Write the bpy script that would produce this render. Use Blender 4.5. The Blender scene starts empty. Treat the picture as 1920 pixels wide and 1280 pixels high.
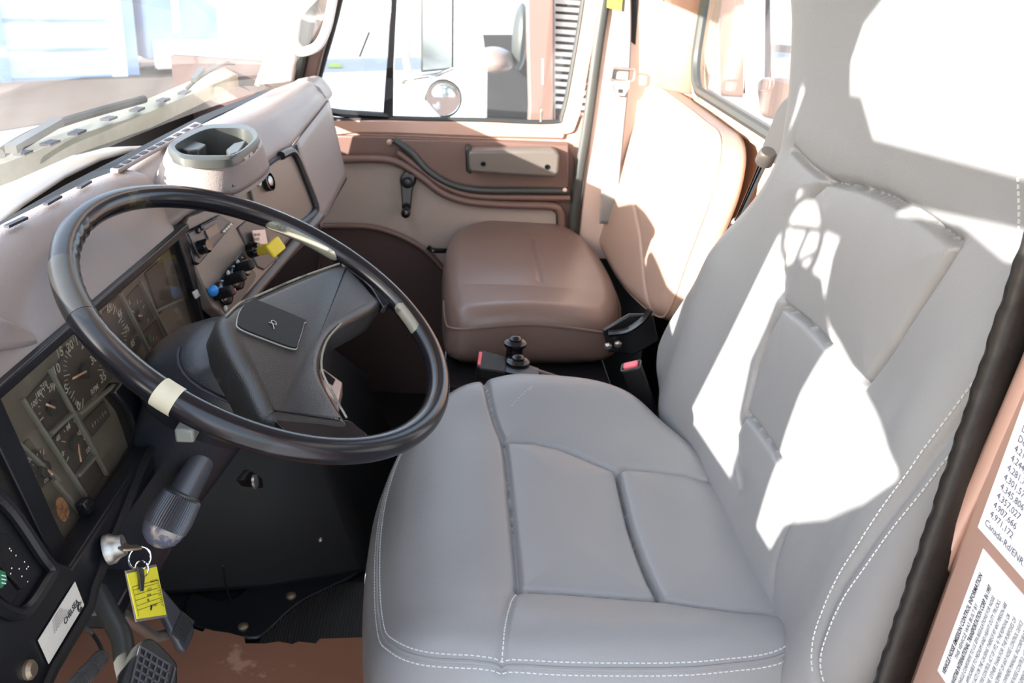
import bpy, bmesh, math, random
import numpy as np
from mathutils import Vector, Matrix
random.seed(4); RNG=np.random.RandomState(7)
SC=bpy.context.scene; COL=SC.collection
# ------------------------------------------------------------------ camera frame
FPX=1600.0; PIT=math.radians(24.5); ROL=math.radians(4.6); YAW=math.radians(4.8)
fw=Vector((math.cos(PIT)*math.cos(YAW),-math.cos(PIT)*math.sin(YAW),-math.sin(PIT)))
r0=fw.cross(Vector((0,0,1))).normalized(); u0=r0.cross(fw)
rt=math.cos(ROL)*r0+math.sin(ROL)*u0; up=math.cos(ROL)*u0-math.sin(ROL)*r0
CAM=Vector((-0.548,0.284,1.221))
def ray(x,y): return rt*((x-960)/FPX)-up*((y-640)/FPX)+fw
def at(x,y,X=None,Y=None,Z=None):
    d=ray(x,y)
    t=(X-CAM.x)/d.x if X is not None else ((Y-CAM.y)/d.y if Y is not None else (Z-CAM.z)/d.z)
    return CAM+d*t
def atd(x,y,dep): return CAM+ray(x,y)*dep
def onp(x,y,p0,n):
    d=ray(x,y); p0=Vector(p0); n=Vector(n); return CAM+d*((p0-CAM).dot(n)/d.dot(n))
V=Vector
# ------------------------------------------------------------------ materials
def mat(name,col,rough=.5,metal=0,bump=0,bscale=200,var=0,vscale=8,spec=.5,added_coat=0,wear=None,wcol=None,wscale=6,wthr=.6,detail=4,em=0):
    m=bpy.data.materials.new(name); m.use_nodes=True; nt=m.node_tree; N=nt.nodes; L=nt.links
    b=N['Principled BSDF']; b.inputs['Base Color'].default_value=(*col,1); b.inputs['Roughness'].default_value=rough
    b.inputs['Metallic'].default_value=metal; b.inputs['Specular IOR Level'].default_value=spec; b.inputs['Coat Weight'].default_value=added_coat
    if em: b.inputs['Emission Color'].default_value=(*col,1); b.inputs['Emission Strength'].default_value=em
    tc=N.new('ShaderNodeTexCoord')
    cs=None
    if var:
        n=N.new('ShaderNodeTexNoise'); n.inputs['Scale'].default_value=vscale; n.inputs['Detail'].default_value=detail; L.new(tc.outputs['Object'],n.inputs['Vector'])
        mx=N.new('ShaderNodeMix'); mx.data_type='RGBA'; mx.inputs[6].default_value=(*[c*(1-var) for c in col],1); mx.inputs[7].default_value=(*[min(1,c*(1+var)) for c in col],1)
        L.new(n.outputs['Fac'],mx.inputs[0]); cs=mx.outputs[2]
    if wcol:
        n=N.new('ShaderNodeTexNoise'); n.inputs['Scale'].default_value=wscale; n.inputs['Detail'].default_value=8; n.inputs['Roughness'].default_value=.65; L.new(tc.outputs['Object'],n.inputs['Vector'])
        r=N.new('ShaderNodeValToRGB'); r.color_ramp.elements[0].position=wthr; r.color_ramp.elements[1].position=min(.99,wthr+.04); L.new(n.outputs['Fac'],r.inputs[0])
        mx=N.new('ShaderNodeMix'); mx.data_type='RGBA'; L.new(r.outputs[0],mx.inputs[0])
        if cs: L.new(cs,mx.inputs[6])
        else: mx.inputs[6].default_value=(*col,1)
        mx.inputs[7].default_value=(*wcol,1); cs=mx.outputs[2]
    if cs: L.new(cs,b.inputs['Base Color'])
    if bump:
        n=N.new('ShaderNodeTexVoronoi' if bscale>=300 else 'ShaderNodeTexNoise'); n.inputs['Scale'].default_value=bscale; L.new(tc.outputs['Object'],n.inputs['Vector'])
        bp=N.new('ShaderNodeBump'); bp.inputs['Strength'].default_value=bump; bp.inputs['Distance'].default_value=.0004
        L.new(n.outputs[0],bp.inputs['Height']); L.new(bp.outputs[0],b.inputs['Normal'])
    return m
M={}
M['leather']=mat('grey_leather',(.235,.238,.245),.42,bump=.35,bscale=420,var=.05,vscale=12,spec=.45)
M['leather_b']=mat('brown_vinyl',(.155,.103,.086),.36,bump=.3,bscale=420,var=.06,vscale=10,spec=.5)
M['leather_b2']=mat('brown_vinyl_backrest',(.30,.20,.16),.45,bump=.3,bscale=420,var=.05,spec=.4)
M['dash']=mat('taupe_dash_skin',(.235,.20,.192),.45,bump=.5,bscale=380,var=.04,vscale=20,spec=.45)
M['fascia']=mat('taupe_fascia',(.14,.112,.093),.35,bump=.25,bscale=500,var=.04,spec=.5)
M['fasciad']=mat('dark_taupe_plastic',(.065,.05,.045),.4,bump=.2,bscale=500)
M['door_b']=mat('brown_door_vinyl',(.135,.078,.064),.42,bump=.3,bscale=350,var=.05)
M['door_low']=mat('maroon_door_carpet',(.055,.03,.028),.8,bump=.5,bscale=250,var=.15,vscale=90)
M['beige']=mat('beige_door_fabric',(.33,.265,.23),.75,bump=.6,bscale=600,var=.06,vscale=60)
M['paint']=mat('rose_brown_paint',(.42,.265,.215),.28,metal=.15,var=.04,vscale=15,added_coat=.35)
M['paint_l']=mat('pale_rose_paint',(.62,.46,.40),.3,var=.03,added_coat=.3)
M['black']=mat('black_plastic',(.007,.0075,.010),.35,bump=.2,bscale=500,var=.2,vscale=30)
M['blackm']=mat('matt_black_plastic',(.0075,.0072,.008),.55,bump=.3,bscale=400,var=.3,vscale=14,spec=.3)
M['blackg']=mat('gloss_black_plastic',(.008,.008,.010),.14)
M['bluegrey']=mat('blue_black_column_plastic',(.012,.014,.020),.36,bump=.3,bscale=500,var=.15,vscale=12,wcol=(.05,.052,.058),wscale=9,wthr=.68)
M['hub']=mat('worn_black_hub_skin',(.016,.015,.015),.34,bump=.5,bscale=700,var=.2,vscale=14,wcol=(.05,.044,.038),wscale=5,wthr=.62)
M['rim']=mat('worn_black_rim_plastic',(.008,.008,.011),.22,bump=.05,bscale=60,var=.3,vscale=8,wcol=(.05,.043,.03),wscale=4.5,wthr=.66)
M['rub']=mat('black_rubber',(.014,.014,.014),.55,bump=.5,bscale=150,var=.2,vscale=40)
M['carpetedge']=mat('black_vinyl_edging',(.010,.0085,.008),.42,bump=1,bscale=130,var=.3,vscale=60)
M['chrome']=mat('chrome',(.75,.75,.75),.12,metal=1)
M['steel']=mat('dull_steel',(.42,.40,.37),.38,metal=.9,var=.2,vscale=40)
M['brass']=mat('worn_brass_key',(.30,.24,.17),.4,metal=.8,var=.2,vscale=60)
M['kraft']=mat('brown_kraft_paper',(.26,.115,.065),.85,bump=.6,bscale=18,var=.12,vscale=9,wcol=(.42,.23,.15),wscale=7,wthr=.62)
M['white']=mat('white_paint',(.8,.8,.8),.35)
M['label']=mat('white_label_paper',(.78,.80,.82),.45)
M['labelold']=mat('stained_white_label',(.62,.60,.54),.6,var=.12,vscale=30,wcol=(.42,.34,.25),wscale=28,wthr=.6)
M['ink']=mat('black_ink',(.02,.02,.03),.6)
M['inkb']=mat('blue_grey_ink',(.08,.09,.16),.6)
M['print']=mat('pale_gauge_print',(.62,.60,.54),.6)
M['gauge']=mat('brown_gauge_face',(.085,.068,.060),.55,var=.12,vscale=25)
M['gaugep']=mat('dusty_gauge_mask',(.20,.18,.15),.5,var=.15,vscale=18,wcol=(.26,.235,.20),wscale=11,wthr=.55)
M['gframe']=mat('translucent_grey_gauge_rib',(.25,.255,.23),.35,var=.1,vscale=20)
M['needle']=mat('pale_orange_needle',(.72,.45,.34),.5)
M['red']=mat('red_plastic',(.55,.04,.05),.4); M['pink']=mat('faded_red_button',(.75,.13,.17),.45)
M['blue']=mat('blue_plastic',(.03,.28,.75),.4); M['green']=mat('green_lens',(.02,.16,.07),.4)
M['yellow']=mat('yellow_plastic',(.80,.62,.05),.4); M['ytag']=mat('yellow_key_tag',(.86,.80,.05),.45)
M['turq']=mat('grey_green_plate',(.23,.27,.27),.5,var=.2,vscale=40,wcol=(.10,.12,.12),wscale=45,wthr=.58)
M['web']=mat('grey_seat_belt_webbing',(.20,.19,.19),.7,bump=.5,bscale=300)
M['lcd']=mat('radio_display',(.10,.085,.07),.2); M['silv']=mat('silver_grey_plastic',(.30,.27,.26),.35,metal=.3)
M['rusty']=mat('rust_stain',(.20,.09,.03),.8,wcol=(.09,.04,.02),wscale=120,wthr=.5)
M['worn']=mat('worn_stalk_plastic',(.055,.055,.065),.3,bump=.2,bscale=200,var=.2,vscale=30)
M['rimworn']=mat('worn_rim_section',(.022,.021,.020),.3,var=.3,vscale=20,wcol=(.16,.15,.12),wscale=26,wthr=.63)
M['peel']=mat('peeled_grey_cream_plastic',(.20,.19,.15),.35,var=.25,vscale=30,wcol=(.08,.08,.065),wscale=24,wthr=.55)
M['knobend']=mat('peeled_knob_cap',(.10,.11,.17),.25,wcol=(.30,.27,.25),wscale=22,wthr=.5)
M['cream']=mat('cream_tape',(.52,.48,.36),.5,var=.15,vscale=60)
M['thread']=mat('pale_grey_thread',(.55,.56,.56),.7)
M['gtrim']=mat('dark_grey_trim_bead',(.04,.042,.04),.4)
M['grip']=mat('grey_brown_armrest_plastic',(.10,.085,.075),.4,bump=.3,bscale=400)
M['headliner']=mat('beige_headliner',(.42,.36,.33),.9)
M['concrete']=mat('sunlit_concrete',(.36,.34,.32),.9,bump=.3,bscale=20,var=.08,vscale=.6)
M['dirt']=mat('brown_dirt',(.10,.072,.058),.95,var=.2,vscale=1.3)
M['gdoor']=mat('pale_green_garage_door',(.60,.63,.58),.6); M['gwall']=mat('pale_blue_siding',(.30,.41,.60),.6)
M['grass']=mat('dry_grass',(.35,.40,.10),.9,var=.3,vscale=3)
M['peach']=mat('tan_rear_wall_panel',(.56,.36,.25),.5,var=.04)
def glassmat(name,tint=(.93,.96,.97),dust=0.0,refl=.08):
    m=bpy.data.materials.new(name); m.use_nodes=True; nt=m.node_tree; N=nt.nodes; L=nt.links
    N.remove(N['Principled BSDF']); out=N['Material Output']
    tr=N.new('ShaderNodeBsdfTransparent'); tr.inputs[0].default_value=(*tint,1)
    gl=N.new('ShaderNodeBsdfGlossy'); gl.inputs['Roughness'].default_value=.02
    lw=N.new('ShaderNodeLayerWeight'); lw.inputs[0].default_value=.5; pw=N.new('ShaderNodeMath'); pw.operation='POWER'; pw.inputs[1].default_value=5; L.new(lw.outputs['Facing'],pw.inputs[0]); fr=N.new('ShaderNodeMath'); fr.operation='MULTIPLY_ADD'; fr.inputs[1].default_value=.85; fr.inputs[2].default_value=.05; L.new(pw.outputs[0],fr.inputs[0])
    mx=N.new('ShaderNodeMixShader'); L.new(fr.outputs[0],mx.inputs[0]); L.new(tr.outputs[0],mx.inputs[1]); L.new(gl.outputs[0],mx.inputs[2])
    last=mx
    if dust:
        df=N.new('ShaderNodeBsdfTranslucent'); df.inputs[0].default_value=(.9,.9,.9,1)
        tc=N.new('ShaderNodeTexCoord'); n=N.new('ShaderNodeTexNoise'); n.inputs['Scale'].default_value=3; n.inputs['Detail'].default_value=6; L.new(tc.outputs['Object'],n.inputs['Vector'])
        r=N.new('ShaderNodeMapRange'); r.inputs[1].default_value=.35; r.inputs[2].default_value=.75; r.inputs[3].default_value=dust*.4; r.inputs[4].default_value=dust*1.6; L.new(n.outputs['Fac'],r.inputs[0])
        m2=N.new('ShaderNodeMixShader'); L.new(r.outputs[0],m2.inputs[0]); L.new(mx.outputs[0],m2.inputs[1]); L.new(df.outputs[0],m2.inputs[2]); last=m2
    L.new(last.outputs[0],out.inputs[0]); return m
M['glass']=glassmat('clear_window_glass'); M['wglass']=glassmat('dusty_windshield_glass',dust=.035)
M['lens']=glassmat('hazy_cluster_lens',tint=(.9,.88,.84),dust=.05)
# ------------------------------------------------------------------ mesh collector
class MB:
    def __init__(s): s.v=[]; s.f=[]
    def add(s,vs,fs,T=None):
        o=len(s.v)
        for p in vs:
            p=V(p); s.v.append(T@p if T is not None else p)
        s.f+= [tuple(i+o for i in f) for f in fs]; return s
    def box(s,c,size,R=None):
        hx,hy,hz=[a/2 for a in size]; c=V(c)
        P=[V((x,y,z)) for x in(-hx,hx) for y in(-hy,hy) for z in(-hz,hz)]
        if R is not None: P=[R@p for p in P]
        return s.add([c+p for p in P],[(0,1,3,2),(4,6,7,5),(0,4,5,1),(2,3,7,6),(0,2,6,4),(1,5,7,3)])
    def bar(s,a,b,w,h,upv=(0,0,1)):
        a=V(a);b=V(b);d=(b-a).normalized();x=d.cross(V(upv)).normalized();z=x.cross(d)
        vs=[q+x*i*w/2+z*j*h/2 for q in(a,b) for i,j in((-1,-1),(1,-1),(1,1),(-1,1))]
        return s.add(vs,[(0,1,2,3),(7,6,5,4),(0,4,5,1),(1,5,6,2),(2,6,7,3),(3,7,4,0)])
    def tube(s,path,r,n=12,closed=False,cap=True,rf=None,sx=1,sz=1,upv=None):
        P=[V(p) for p in path]; m=len(P); rings=[]; prev=None
        for i in range(m):
            if closed: d=P[(i+1)%m]-P[i-1]
            else: d=P[min(i+1,m-1)]-P[max(i-1,0)]
            d.normalize()
            if prev is None:
                a=V(upv) if upv is not None else (V((0,0,1)) if abs(d.z)<.9 else V((1,0,0)))
            else: a=prev
            x=(a-d*a.dot(d)).normalized(); prev=x; y=d.cross(x)
            rr=rf(i/(m-1 if m>1 else 1)) if rf else r
            rings.append([P[i]+x*rr*sx*math.cos(2*math.pi*k/n)+y*rr*sz*math.sin(2*math.pi*k/n) for k in range(n)])
        return s.loft(rings,closed=closed,cap=cap)
    def loft(s,rings,closed=False,cap=True,ringclosed=True):
        o=len(s.v); n=len(rings[0]); m=len(rings)
        for r in rings: s.v+= [V(p) for p in r]
        for i in range(m if closed else m-1):
            j=(i+1)%m
            for k in range(n if ringclosed else n-1):
                l=(k+1)%n; s.f.append((o+i*n+k,o+i*n+l,o+j*n+l,o+j*n+k))
        if cap and not closed and ringclosed:
            s.f.append(tuple(o+k for k in range(n))[::-1]); s.f.append(tuple(o+(m-1)*n+k for k in range(n)))
        return s
    def lathe(s,c,axis,prof,n=32,x0=None):
        # prof: list (r,h) along axis
        c=V(c); a=V(axis).normalized(); x=(V(x0) if x0 else (V((0,0,1)) if abs(a.z)<.9 else V((1,0,0)))); x=(x-a*x.dot(a)).normalized(); y=a.cross(x)
        rings=[[c+a*h+x*max(r,1e-5)*math.cos(2*math.pi*k/n)+y*max(r,1e-5)*math.sin(2*math.pi*k/n) for k in range(n)] for r,h in prof]
        return s.loft(rings)
    def prism(s,pts,nrm,t):
        # front polygon pts, extruded back along -nrm by t
        P=[V(p) for p in pts]; n=V(nrm).normalized(); m=len(P)
        a=V((0,0,0))
        for i in range(m): a+=P[i].cross(P[(i+1)%m])
        if a.dot(n)<0: P=P[::-1]
        return s.add(P+[p-n*t for p in P],[tuple(range(m)),tuple(range(2*m-1,m-1,-1))]+[(i,i+m,(i+1)%m+m,(i+1)%m) for i in range(m)])
    def grid(s,fn,nu,nv,closedu=False):
        o=len(s.v)
        for i in range(nu+1):
            for j in range(nv+1): s.v.append(V(fn(i/nu,j/nv)))
        for i in range(nu):
            for j in range(nv):
                a=o+i*(nv+1)+j; s.f.append((a,a+1,a+nv+2,a+nv+1))
        return s
    def ell(s,c,rx,ry,rz,R=None,nu=20,nv=14,p=1.0):
        def sp(x): return math.copysign(abs(x)**p,x)
        rings=[]
        for j in range(nv+1):
            t=-math.pi/2+math.pi*j/nv
            ring=[]
            for i in range(nu):
                a=2*math.pi*i/nu; q=V((rx*sp(math.cos(t))*sp(math.cos(a)),ry*sp(math.cos(t))*sp(math.sin(a)),rz*sp(math.sin(t))))
                if j in(0,nv): q=V((1e-5*math.cos(a),1e-5*math.sin(a),q.z))
                ring.append(V(c)+(R@q if R is not None else q))
            rings.append(ring)
        return s.loft(rings)
def link(name,mb,m,parent=None,bev=0,seg=2,smooth=True,ang=38,sub=0,loc=None,solid=0,noflip=False):
    me=bpy.data.meshes.new(name)
    if loc is None and parent is not None and parent.get('_o') is not None: off=V(parent['_o'])
    elif loc is None: off=V((0,0,0))
    else: off=V(loc)
    me.from_pydata([tuple(p-off) for p in mb.v],[],mb.f); 
    if not noflip:
        bm=bmesh.new(); bm.from_mesh(me); bmesh.ops.recalc_face_normals(bm,faces=bm.faces); bm.to_mesh(me); bm.free()
    me.materials.append(m)
    if smooth: me.shade_smooth(); me.set_sharp_from_angle(angle=math.radians(ang))
    o=bpy.data.objects.new(name,me); COL.objects.link(o)
    if parent is not None:
        o.parent=parent; o.location=off-V(parent['_o']) ; o['_o']=tuple(off)
    else:
        o.location=off; o['_o']=tuple(off)
    if bev:
        b=o.modifiers.new('bevel','BEVEL'); b.width=bev; b.segments=seg; b.limit_method='ANGLE'; b.angle_limit=math.radians(35); b.harden_normals=False
    if sub: q=o.modifiers.new('sub','SUBSURF'); q.levels=sub; q.render_levels=sub
    if solid: q=o.modifiers.new('solid','SOLIDIFY'); q.thickness=solid
    return o
def thing(name,label,cat,loc,group=None,kind=None):
    o=bpy.data.objects.new(name,None); COL.objects.link(o); o.location=loc; o['_o']=tuple(loc); o.empty_display_size=.02
    tag(o,label,cat,group,kind); return o
def tag(o,label=None,cat=None,group=None,kind=None):
    if label: o['label']=label
    if cat: o['category']=cat
    if group: o['group']=group
    if kind: o['kind']=kind
    return o
def single(name,mb,m,label,cat,group=None,kind=None,loc=None,**k):
    if loc is None:
        xs=np.array([tuple(p) for p in mb.v]); loc=((xs[:,0].min()+xs[:,0].max())/2,(xs[:,1].min()+xs[:,1].max())/2,xs[:,2].min())
    return tag(link(name,mb,m,None,loc=loc,**k),label,cat,group,kind)
def struct(name,mb,m,label=None,**k):
    o=link(name,mb,m,None,**k); o['kind']='structure'
    if label: o['label']=label
    return o
def smooth(pts,n=6,closed=False):
    P=[V(p) for p in pts]; m=len(P); out=[]
    for i in range(m if closed else m-1):
        if closed: a,b,c,d=P[i-1],P[i],P[(i+1)%m],P[(i+2)%m]
        else: a,b,c,d=P[max(i-1,0)],P[i],P[i+1],P[min(i+2,m-1)]
        for k in range(n):
            t=k/n; out.append(.5*((2*b)+(c-a)*t+(2*a-5*b+4*c-d)*t*t+(3*b-a-3*c+d)*t**3))
    if not closed: out.append(P[-1])
    return out
def s2(pts,n=6,closed=False): return [(p.x,p.y) for p in smooth([(a,b,0) for a,b in pts],n,closed)]
def rrect(w,h,r,n=5):
    out=[]
    for cx,cy,a0 in((w/2-r,h/2-r,0),(-w/2+r,h/2-r,90),(-w/2+r,-h/2+r,180),(w/2-r,-h/2+r,270)):
        for k in range(n+1):
            a=math.radians(a0+90*k/n); out.append((cx+r*math.cos(a),cy+r*math.sin(a)))
    return out
# text geometry (built-in font) collected into an MB
_tc={}
def text(mb,s,org,xd,yd,size,bold=0,sx=1.0,align='LEFT'):
    key=(s,bold,align)
    if key not in _tc:
        cu=bpy.data.curves.new('t','FONT'); cu.body=s; cu.size=1; cu.align_x=align; cu.offset=bold; cu.resolution_u=2
        ob=bpy.data.objects.new('t',cu); COL.objects.link(ob); dg=bpy.context.evaluated_depsgraph_get(); dg.update()
        me=bpy.data.meshes.new_from_object(ob.evaluated_get(dg)); _tc[key]=([tuple(v.co) for v in me.vertices],[tuple(p.vertices) for p in me.polygons])
        bpy.data.objects.remove(ob); bpy.data.curves.remove(cu); bpy.data.meshes.remove(me)
    vs,fs=_tc[key]; xd=V(xd).normalized();yd=V(yd).normalized();org=V(org)
    mb.add([org+xd*(x*size*sx)+yd*(y*size) for x,y,z in vs],fs); return mb
# ------------------------------------------------------------------ upholstery
def segdist(X,Y,poly):
    D=np.full(X.shape,9.0)
    for (x0,y0),(x1,y1) in zip(poly[:-1],poly[1:]):
        dx,dy=x1-x0,y1-y0; L=dx*dx+dy*dy+1e-12; t=np.clip(((X-x0)*dx+(Y-y0)*dy)/L,0,1)
        D=np.minimum(D,np.hypot(X-x0-t*dx,Y-y0-t*dy))
    return D
class Pillow:
    """Upholstered pad: outline (closed smooth loop), rounded edge, sewn-in seams, mapped by a frame (o,ex,ey,en)."""
    def __init__(s,outline,centre,thick,r,seams=(),hfun=None,puff=.008,frame=None,bot=None,NT=420,NR=100,sd=.009,sw=.0045,skirt=6,ro=None,wrinkle=0):
        B=np.array(outline); L=np.r_[0,np.cumsum(np.hypot(*(np.roll(B,-1,0)-B).T))]; Bc=np.r_[B,B[:1]]
        t=np.linspace(0,L[-1],NT,endpoint=False); bx=np.interp(t,L,Bc[:,0]); by=np.interp(t,L,Bc[:,1])
        s.B=np.c_[bx,by]; s.c=np.array(centre); s.NT=NT; s.r=r; s.th=thick; s.seams=seams; s.hf=hfun; s.puff=puff; s.sd=sd; s.sw=sw
        s.fr=frame; k=np.linspace(0,1,NR); S=1-(k**1.35); s.S=S[:-1]; s.bot=bot; s.skirt=skirt; s.wr=wrinkle
        s.loop=[tuple(p) for p in s.B]+[tuple(s.B[0])]
    def z(s,X,Y):
        d=segdist(X,Y,s.loop); r=s.r
        e=np.clip(1-d/r,0,1); z=-r*(1-np.sqrt(np.clip(1-e*e,0,1)))*.999
        D=np.full(X.shape,9.0)
        for q in s.seams:
            q,dep=(q[0],q[1]) if isinstance(q,tuple) and isinstance(q[0],list) else (q,1)
            dd=segdist(X,Y,q); z-=dep*s.sd*np.exp(-(dd/s.sw)**2); D=np.minimum(D,dd+ (0.02 if dep<.6 else 0))
        if s.seams: z+=s.puff*(1-np.exp(-(np.minimum(D,d+.03)/.028)))-s.puff
        if s.hf is not None: z+=s.hf(X,Y)
        if s.wr: z+=s.wr*np.sin(X*37+3*np.sin(Y*21))*np.sin(Y*29+2*np.sin(X*17))*.5
        return z
    def w(s,x,y,z):
        o,ex,ey,en=s.fr; return V(o)+V(ex)*float(x)+V(ey)*float(y)+V(en)*float(z)
    def surf(s,th,sc):
        i=th*s.NT; a=int(i)%s.NT; b=(a+1)%s.NT; f=i-int(i); p=s.B[a]*(1-f)+s.B[b]*f; p=s.c+(p-s.c)*sc; return p
    def build(s):
        mb=MB(); vs=[]
        o,ex,ey,en=[np.array(a,float) for a in s.fr]
        rings=[]
        for sc in s.S: rings.append(s.c+(s.B-s.c)*sc)
        P=np.array(rings); Z=s.z(P[...,0],P[...,1])
        P=np.concatenate([P,Z[...,None]],2)
        # skirt rings below the boundary
        z0=Z[0]; sk=[]
        for k in range(s.skirt,0,-1):
            f=k/s.skirt; inn=1+.012*math.sin(f*math.pi)-(.10*max(0,f-.75)/.25); q=s.c+(s.B-s.c)*inn; sk.append(np.c_[q,z0*(1-f)+(-s.th)*f])
        P=np.concatenate([np.array(sk),P],0); nr=P.shape[0]; n=s.NT
        W=o+P[...,0:1]*ex+P[...,1:2]*ey+P[...,2:3]*en
        vs=[V(p) for p in W.reshape(-1,3)]; fs=[]
        for i in range(nr-1):
            for k in range(n):
                l=(k+1)%n; fs.append((i*n+k,i*n+l,(i+1)*n+l,(i+1)*n+k))
        zc=s.z(np.array([s.c[0]]),np.array([s.c[1]]))[0]; vs.append(s.w(s.c[0],s.c[1],zc)); ci=len(vs)-1
        for k in range(n): fs.append(((nr-1)*n+k,(nr-1)*n+(k+1)%n,ci))
        fs.append(tuple(range(n))[::-1])
        mb.v=vs; mb.f=fs; return mb
    def stitches(s,mb,pts,step=.0055,r=.0006,lift=.0006,zf=None):
        P=[np.array(p) for p in pts]; L=[0]
        for a,b in zip(P[:-1],P[1:]): L.append(L[-1]+np.linalg.norm(b-a))
        A=np.array(P); n=int(L[-1]/step)
        for i in range(n):
            q=[]
            for f in(.12,.78):
                t=(i+f)*step; x=np.interp(t,L,A[:,0]); y=np.interp(t,L,A[:,1])
                z=s.z(np.array([x]),np.array([y]))[0] if A.shape[1]==2 else np.interp(t,L,A[:,2])
                q.append(s.w(x,y,z+lift if A.shape[1]==2 else z))
            mb.bar(q[0],q[1],r*2,r*2)
        return mb
# ================================================================== cab shell
DX=1.75
fl=MB().box((.85,.35,-.02),(2.1,1.55,.04)); struct('floor',fl,M['blackm'],'black rubber covered cab floor')
roof=MB().box((.87,.12,1.60),(1.9,1.12,.04)); roof.box((.87,.44,1.53),(1.86,.08,.12))
for sx in (-.03,1.78): roof.box((sx,.12,1.53),(.10,1.0,.12))
struct('ceiling',roof,M['headliner'],'beige cab roof with headers',bev=.01)
# rear wall with window opening
RY=-.30
def atR(x,y): return at(x,y,Y=RY)
wl=(1.60,.955); 
rw=MB()
rw.box((.85,RY-.015,.70),(1.78,.03,.50)); rw.box((.85,RY-.015,1.56),(1.78,.03,.12)); rw.box((1.70,RY-.015,1.225),(.20,.03,.55)); rw.box((.12,RY-.015,1.225),(.30,.03,.55))
struct('wall_rear',rw,M['peach'],'tan metal rear cab wall lit by the sun')
rl=MB().box((.85,RY-.015,.21),(1.78,.03,.46)); struct('wall_rear_lower',rl,M['blackm'],'black lower rear wall behind the seats')
# rear window : rounded seal + glass
def ring_loop(cx,cz,w,h,r): return [(cx+a,cz+b) for a,b in rrect(w,h,r,6)]
lp=ring_loop(.935,1.225,1.33,.55,.09)
wf=thing('window_2','rear cab window in a black rubber seal','window',(.935,RY,.95),kind='structure')
link('seal',MB().tube([(x,RY+.012,z) for x,z in lp],.012,8,closed=True),M['gtrim'],wf)
link('pane',MB().prism([(x,RY-.006,z) for x,z in lp],(0,1,0),.005),M['glass'],wf,smooth=False)
link('seal_lip',MB().tube([(x,RY+.006,z) for x,z in ring_loop(.935,1.225,1.39,.61,.11)],.006,6,closed=True),M['peach'],wf)
# front wall (firewall)
struct('wall_front',MB().box((.87,.98,.40),(1.8,.03,.86)),M['blackm'],'black firewall under the dashboard')
struct('wall_right',MB().box((DX+.012,.83,.45),(.03,.36,.94)),M['door_low'],'dark kick panel ahead of the passenger door')
# ---- passenger door -------------------------------------------------
door=thing('door_1','rose brown passenger door with beige and brown trim panels','door',(DX,.3,.1),kind='structure')
def D(pl,X): return [at(x,y,X=X) for x,y in pl]
def slab(name,px,X,t,m,bev=.003,closed_smooth=0,par=door,**k):
    if closed_smooth: px=s2(px,closed_smooth,True)
    return link(name,MB().prism(D(px,X),(-1,0,0),t),m,par,bev=bev,**k)
# door shell built from belt, bottom, rear stile, so the window stays open
yb=.80
def beltz(y): return .79+(.62-y)*.045    # belt rises to the rear
sh=MB()
sh.prism([(DX,.66,0.02),(DX,.66,beltz(.66)-.005),(DX,.02,beltz(.02)-.005),(DX,-.055,beltz(-.05)+.02),(DX,-.075,.5),(DX,-.06,.02)],(-1,0,0),.05)
link('door_shell',sh,M['paint'],door,bev=.006)
slab('belt_rail',[(612,222),(740,224),(1040,232),(1062,246),(1058,262),(900,258),(740,252),(618,250)],DX-.008,.03,M['paint'],bev=.006)
slab('upper_panel',[(612,254),(740,256),(1066,268),(1078,300),(1078,470),(1072,520),(840,560),(590,520),(612,400),(640,300)],DX-.014,.02,M['door_b'],bev=.004)
# window frame of the door
wfz=MB()
fr_in=s2([(596,208),(725,222),(900,226),(1035,230),(1056,212),(1075,120),(1097,-20),(1125,-260),(1040,-330),(860,-330),(700,-300),(668,-120),(630,30)],5,True)
def frame3(px,X): return [at(x,y,X=X) for x,y in px]
link('window_seal',MB().tube(frame3(fr_in,DX),.008,8,closed=True),M['rub'],door)
link('window_pane',MB().prism(frame3(fr_in,DX+.015),(-1,0,0),.004),M['glass'],door,smooth=False)
# outer frame around window (painted): top, rear stile, front stile
fo=[at(x,y,X=DX+.005) for x,y in s2([(575,235),(725,240),(900,244),(1050,250),(1082,225),(1103,120),(1128,-20),(1160,-300),(1060,-380),(860,-380),(680,-350),(640,-130),(600,30)],5,True)]
fi=[at(x,y,X=DX+.005) for x,y in fr_in]
m_=MB(); n_=len(fo)
rings=[]
link('window_frame',MB().loft([[p+V((-.012,0,0)) for p in fi],[p+V((-.012,0,0)) for p in fo],[p+V((.03,0,0)) for p in fo],[p+V((.03,0,0)) for p in fi]],closed=True,ringclosed=True),M['paint'],door,ang=50)
div=MB().prism(D([(733,-20),(745,-20),(738,120),(737,222),(718,222),(722,160),(727,100)],DX-.006),(-1,0,0),.02)
link('vent_window_bar',div,M['blackg'],door,bev=.002)
link('vent_window_seal',MB().tube(smooth(D([(604,206),(640,212),(700,216),(728,218)],DX-.004),4),.010,8),M['black'],door)
link('latch_knob',MB().lathe(at(1014,228,X=DX-.005),(0,0,1),[(.003,0),(.003,.02),(.005,.024),(.005,.03),(.002,.033)],12),M['steel'],door)
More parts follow.
